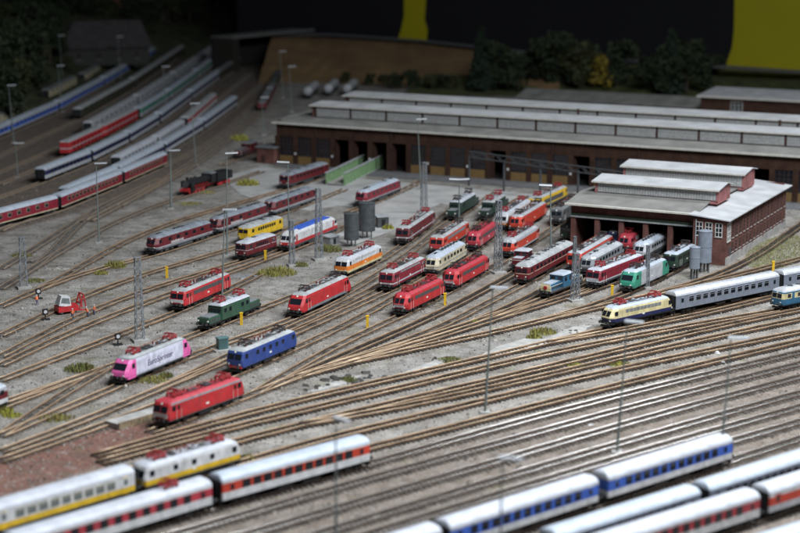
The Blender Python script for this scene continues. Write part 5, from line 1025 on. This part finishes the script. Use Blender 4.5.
DC = mat('grimy concrete', (.14, .14, .135), .9); build(MB().box(-8, dv.length+4, 0, 12, 13.4, 13.9, DC), 'deck', rd); build(MB().box(-8, dv.length+4, -.3, 0, 13.3, 14.3, DC), 'parapet', rd); AB = mat('dark abutment stone', (.022, .018, .014), .95); build(MB().box(-8, -4, .2, 11, 0, 13.4, AB), 'abutment', rd); build(MB().box(dv.length, dv.length+4, .2, 11, 0, 13.4, AB), 'abutment', rd); build(MB().box(-8, dv.length+4, 11.5, 12, 0, 13.4, DARK), 'tunnel_shade_sheet', rd)  # near-black sheet at the back paints the shade of the tunnel mouth
# hillside house
p = at(64, 62, 6); hs = thing('hillside_house', 'house with large grey brown roof on the wooded hillside', 'house', (p.x, p.y, 4), R(22)); HR = mat('grey brown slate', (.05, .045, .047), .85, 0, .25, .6)
build(MB().box(0, 34, 0, 18, 0, 7, mat('dull render', (.04, .04, .036), .9)), 'wall', hs); mb = MB(); mb.hexa([(-1.5, -1.5, 6.8), (35.5, -1.5, 6.8), (35.5, 19.5, 6.8), (-1.5, 19.5, 6.8), (6, 8.5, 17), (33, 8.5, 17), (33, 9.5, 17), (6, 9.5, 17)], HR); build(mb, 'roof', hs)
for x in (6, 14, 22, 29): link('window', window_mb(2, 2.6, 2, 2, DFR).mesh('window'), hs, (x, -.05, 2.6))
p = at(112, 16, 12); h2 = thing('far_house', 'far reddish house among the trees at the top', 'house', (p.x, p.y, 8), R(10)); build(MB().box(0, 26, 0, 14, 0, 8, mat('dull render', (0, 0, 0))), 'wall', h2); mb = MB(); mb.hexa([(-1, -1, 8), (27, -1, 8), (27, 15, 8), (-1, 15, 8), (-1, 6.5, 14), (27, 6.5, 14), (27, 7.5, 14), (-1, 7.5, 14)], mat('dull red tile', (.16, .05, .04), .9)); build(mb, 'roof', h2)
# trees
def crown_mesh(seed, m, r=5., h=9., n=1700, conif=False):
    rg = random.Random(seed); mb = MB(); lobes = [(rg.uniform(-.62, .62)*r, rg.uniform(-.62, .62)*r, h*rg.uniform(.3, 1.05), r*rg.uniform(.2, .5)) for _ in range(15)]
    for _ in range(n):
        if conif: z = h*rg.random()**1.2; rad = r*.75*(1-z/h)+.25; a = rg.uniform(0, 6.28); q = rad*math.sqrt(rg.random()); x, y = q*math.cos(a), q*math.sin(a); z += 1.2
        else:
            lx, ly, lz, lr = rg.choice(lobes); u, v_ = rg.uniform(-1, 1), rg.uniform(0, 6.28); q = lr*rg.uniform(.6, 1.05); sq = math.sqrt(1-u*u); x, y, z = lx+q*sq*math.cos(v_), ly+q*sq*math.sin(v_), lz+q*u*.85
        s_ = rg.uniform(.25, .6); a, b = Vector((rg.gauss(0, 1), rg.gauss(0, 1), rg.gauss(0, 1))).normalized()*s_, Vector((rg.gauss(0, 1), rg.gauss(0, 1), rg.gauss(0, 1))).normalized()*s_; c = Vector((x, y, z)); k = len(mb.v); mb.v += [tuple(c-a-b), tuple(c+a-b*.6), tuple(c+a*.7+b), tuple(c-a+b*.8)]; mb.face([k, k+1, k+2, k+3], m)
    return mb.mesh('crown')
def trunk_mesh(seed, h=9.):
    rg = random.Random(seed); mb = MB(); bk = mat('bark', (.07, .05, .035), .95, 0, .3, 2); mb.cyl((0, 0, -.5), (.2, .1, h*.55), .32, bk, 8, .18)
    for _ in range(5): a = rg.uniform(0, 6.28); z = h*rg.uniform(.3, .55); mb.cyl((.1, .05, z), (math.cos(a)*2.2, math.sin(a)*2.2, z+h*.28), .13, bk, 5, .05)
    return mb.mesh('trunk')
TG = [mat('dark green leaves', (.022, .036, .012), .8, 0, .4, .6), mat('olive leaves', (.045, .052, .016), .8, 0, .4, .6), mat('spruce needles', (.016, .033, .018), .85, 0, .3, .8), mat('yellow autumn leaves', (.20, .15, .015), .8, 0, .3, .6)]
CR = [crown_mesh(1, TG[0]), crown_mesh(2, TG[1]), crown_mesh(3, TG[2], 4.2, 13, 1900, True), crown_mesh(4, TG[3], 4, 6.5, 1100), crown_mesh(5, TG[0], 5.5, 8.5)]; TRK = [trunk_mesh(9), trunk_mesh(10, 7)]
KN = ('dark leafy tree', 'olive leafy tree', 'dark spruce tree', 'yellow bush', 'broad dark tree')
def tree(px, py, kind, sc, where, z=0.):
    p = at(px, py, z); t = thing('yellow_bush' if kind == 3 else 'spruce_tree' if kind == 2 else 'leafy_tree', KN[kind]+' '+where, 'tree', (p.x, p.y, z), random.uniform(0, 6), 'trees at the back of the layout'); sc *= 1.25; t.scale = (sc, sc, sc*random.uniform(.9, 1.15))
    link('trunk', TRK[kind % 2], t); link('crown', CR[kind], t)
for a in ((481, 93, 2, 1.25, 'at the left end of the back tree line'), (495, 92, 0, 1.35, 'right of the leftmost spruce'), (510, 93, 4, 1.0, 'above the start of the low roof'), (545, 90, 0, 1.5, 'left of the yellow bush'), (563, 90, 4, 1.65, 'in the middle of the back tree line'), (583, 92, 1, 1.45, 'just left of the yellow bush'), (598, 93, 3, 1.25, 'in the back tree line'), (616, 92, 0, 1.4, 'just right of the yellow bush'), (656, 98, 0, 1.3, 'in front of the black backdrop'), (670, 98, 2, 1.3, 'left of the small brick building'), (686, 98, 0, 1.45, 'touching the small brick building'), (707, 88, 0, 1.0, 'behind the small brick building'), (455, 92, 1, .5, 'low at the foot of the verge'), (430, 92, 1, .5, 'low behind the long shed'), (412, 90, 0, .5, 'low right of the tank wagons'), (384, 88, 1, .42, 'low behind the tank wagons'), (396, 89, 4, .4, 'low between two others near the tank wagons'), (370, 86, 0, .36, 'small at the right end of the tank wagons'), (444, 92, 0, .55, 'crouching at the green verge'), (345, 84, 1, .34, 'smallest behind the tank wagons')): tree(*a)
names = ('near the left edge', 'beside the cream coaches', 'above the house roof', 'at the top left corner', 'on the slope', 'beyond the house', 'on the ridge')
k = 0
for px, py, z in ((2, 118, 2), (12, 104, 3), (22, 100, 2), (32, 92, 3), (4, 88, 8), (20, 76, 9), (38, 72, 8), (50, 62, 8), (8, 56, 12), (28, 46, 13), (48, 40, 13), (2, 32, 14), (18, 22, 15), (40, 22, 14), (62, 22, 14), (84, 20, 13), (110, 24, 10), (134, 26, 9), (100, 52, 3), (140, 40, 3), (152, 26, 9), (168, 22, 9), (190, 20, 9), (206, 14, 10), (222, 16, 10), (240, 24, 8), (70, 4, 15), (95, 2, 15), (150, 8, 14), (180, 4, 14), (128, 3, 14), (215, 2, 14)):
    k += 1; ords = ('first', 'second', 'third', 'fourth', 'fifth', 'sixth', 'seventh', 'eighth')[(k-1) % 8]; row = ('lowest', 'middle', 'upper', 'topmost')[(k-1)//8]
    tree(px, py, (0, 4, 1, 0, 4)[k % 5], random.uniform(.85, 1.25), 'on the hillside, %s in its %s row' % (ords, row), z)
for px, py, z, kd, s in ((66, 74, 3, 1, 'in front of the grey roofed house'), (92, 66, 3, 0, 'below the house wall'), (104, 60, 3, 1, 'right of the house windows'), (128, 50, 3, 4, 'at the end of the cream coaches'), (148, 40, 4, 1, 'beside the far end of the white and blue coaches'), (235, 34, 5, 0, 'left of the tunnel mouth'), (78, 66, 3, 4, 'covering the middle of the house wall'), (116, 52, 4, 0, 'hiding the right corner of the house')): tree(px, py, kd, .55, s, z)
# ---- backdrop
q1, q2 = at(255, 30, 11), at(830, 71, 6); q1.z = q2.z = 0; dv = (q2-q1).normalized(); nrm = Vector((-dv.y, dv.x, 0)); org = q1+nrm*3
bd = thing('backdrop_panel', 'black backdrop panel with yellow shapes behind the layout', 'backdrop', org, math.atan2(dv.y, dv.x)); bkm = mat('black backdrop cloth', (.006, .0055, .008), .9, 0, 0)
build(MB().box(-12, 420, 0, 2, -20, 130, bkm), 'cloth', bd); build(MB().box(-520, 40, 150, 152, -20, 150, bkm), 'cloth', bd)
def onplane(px, py, off):
    o = Vector((0, 0, CH)); u, v_ = (px-400)/F, (266.5-py)/F; dr = Vector((u, cp+v_*sp, -sp+v_*cp)); p0 = org-nrm*off; t_ = (p0-o).dot(nrm)/dr.dot(nrm); h_ = o+dr*t_-org; return (h_.dot(dv), h_.dot(nrm), h_.z)
YB = mat('yellow printed board', (.42, .37, .002), .7, 0, .04, .05)
for pts in ([(404, -30), (427, -30), (425, 8), (424, 20), (427, 30), (426, 42), (397, 42), (401, 30), (404, 16)], [(735, -30), (830, -30), (830, 80), (725, 74), (727, 62), (732, 48), (734, 30)]):
    fr = [onplane(x, y, .6) for x, y in pts]; bk_ = [(a, b+.5, c) for a, b, c in fr]; mb = MB(); n = len(pts); mb.v = fr+bk_; mb.face(list(range(n)), YB); mb.face([n+i for i in reversed(range(n))], YB)
    for i in range(n): mb.face([i, (i+1) % n, n+(i+1) % n, n+i], YB)
    build(mb, 'yellow_shape', bd)
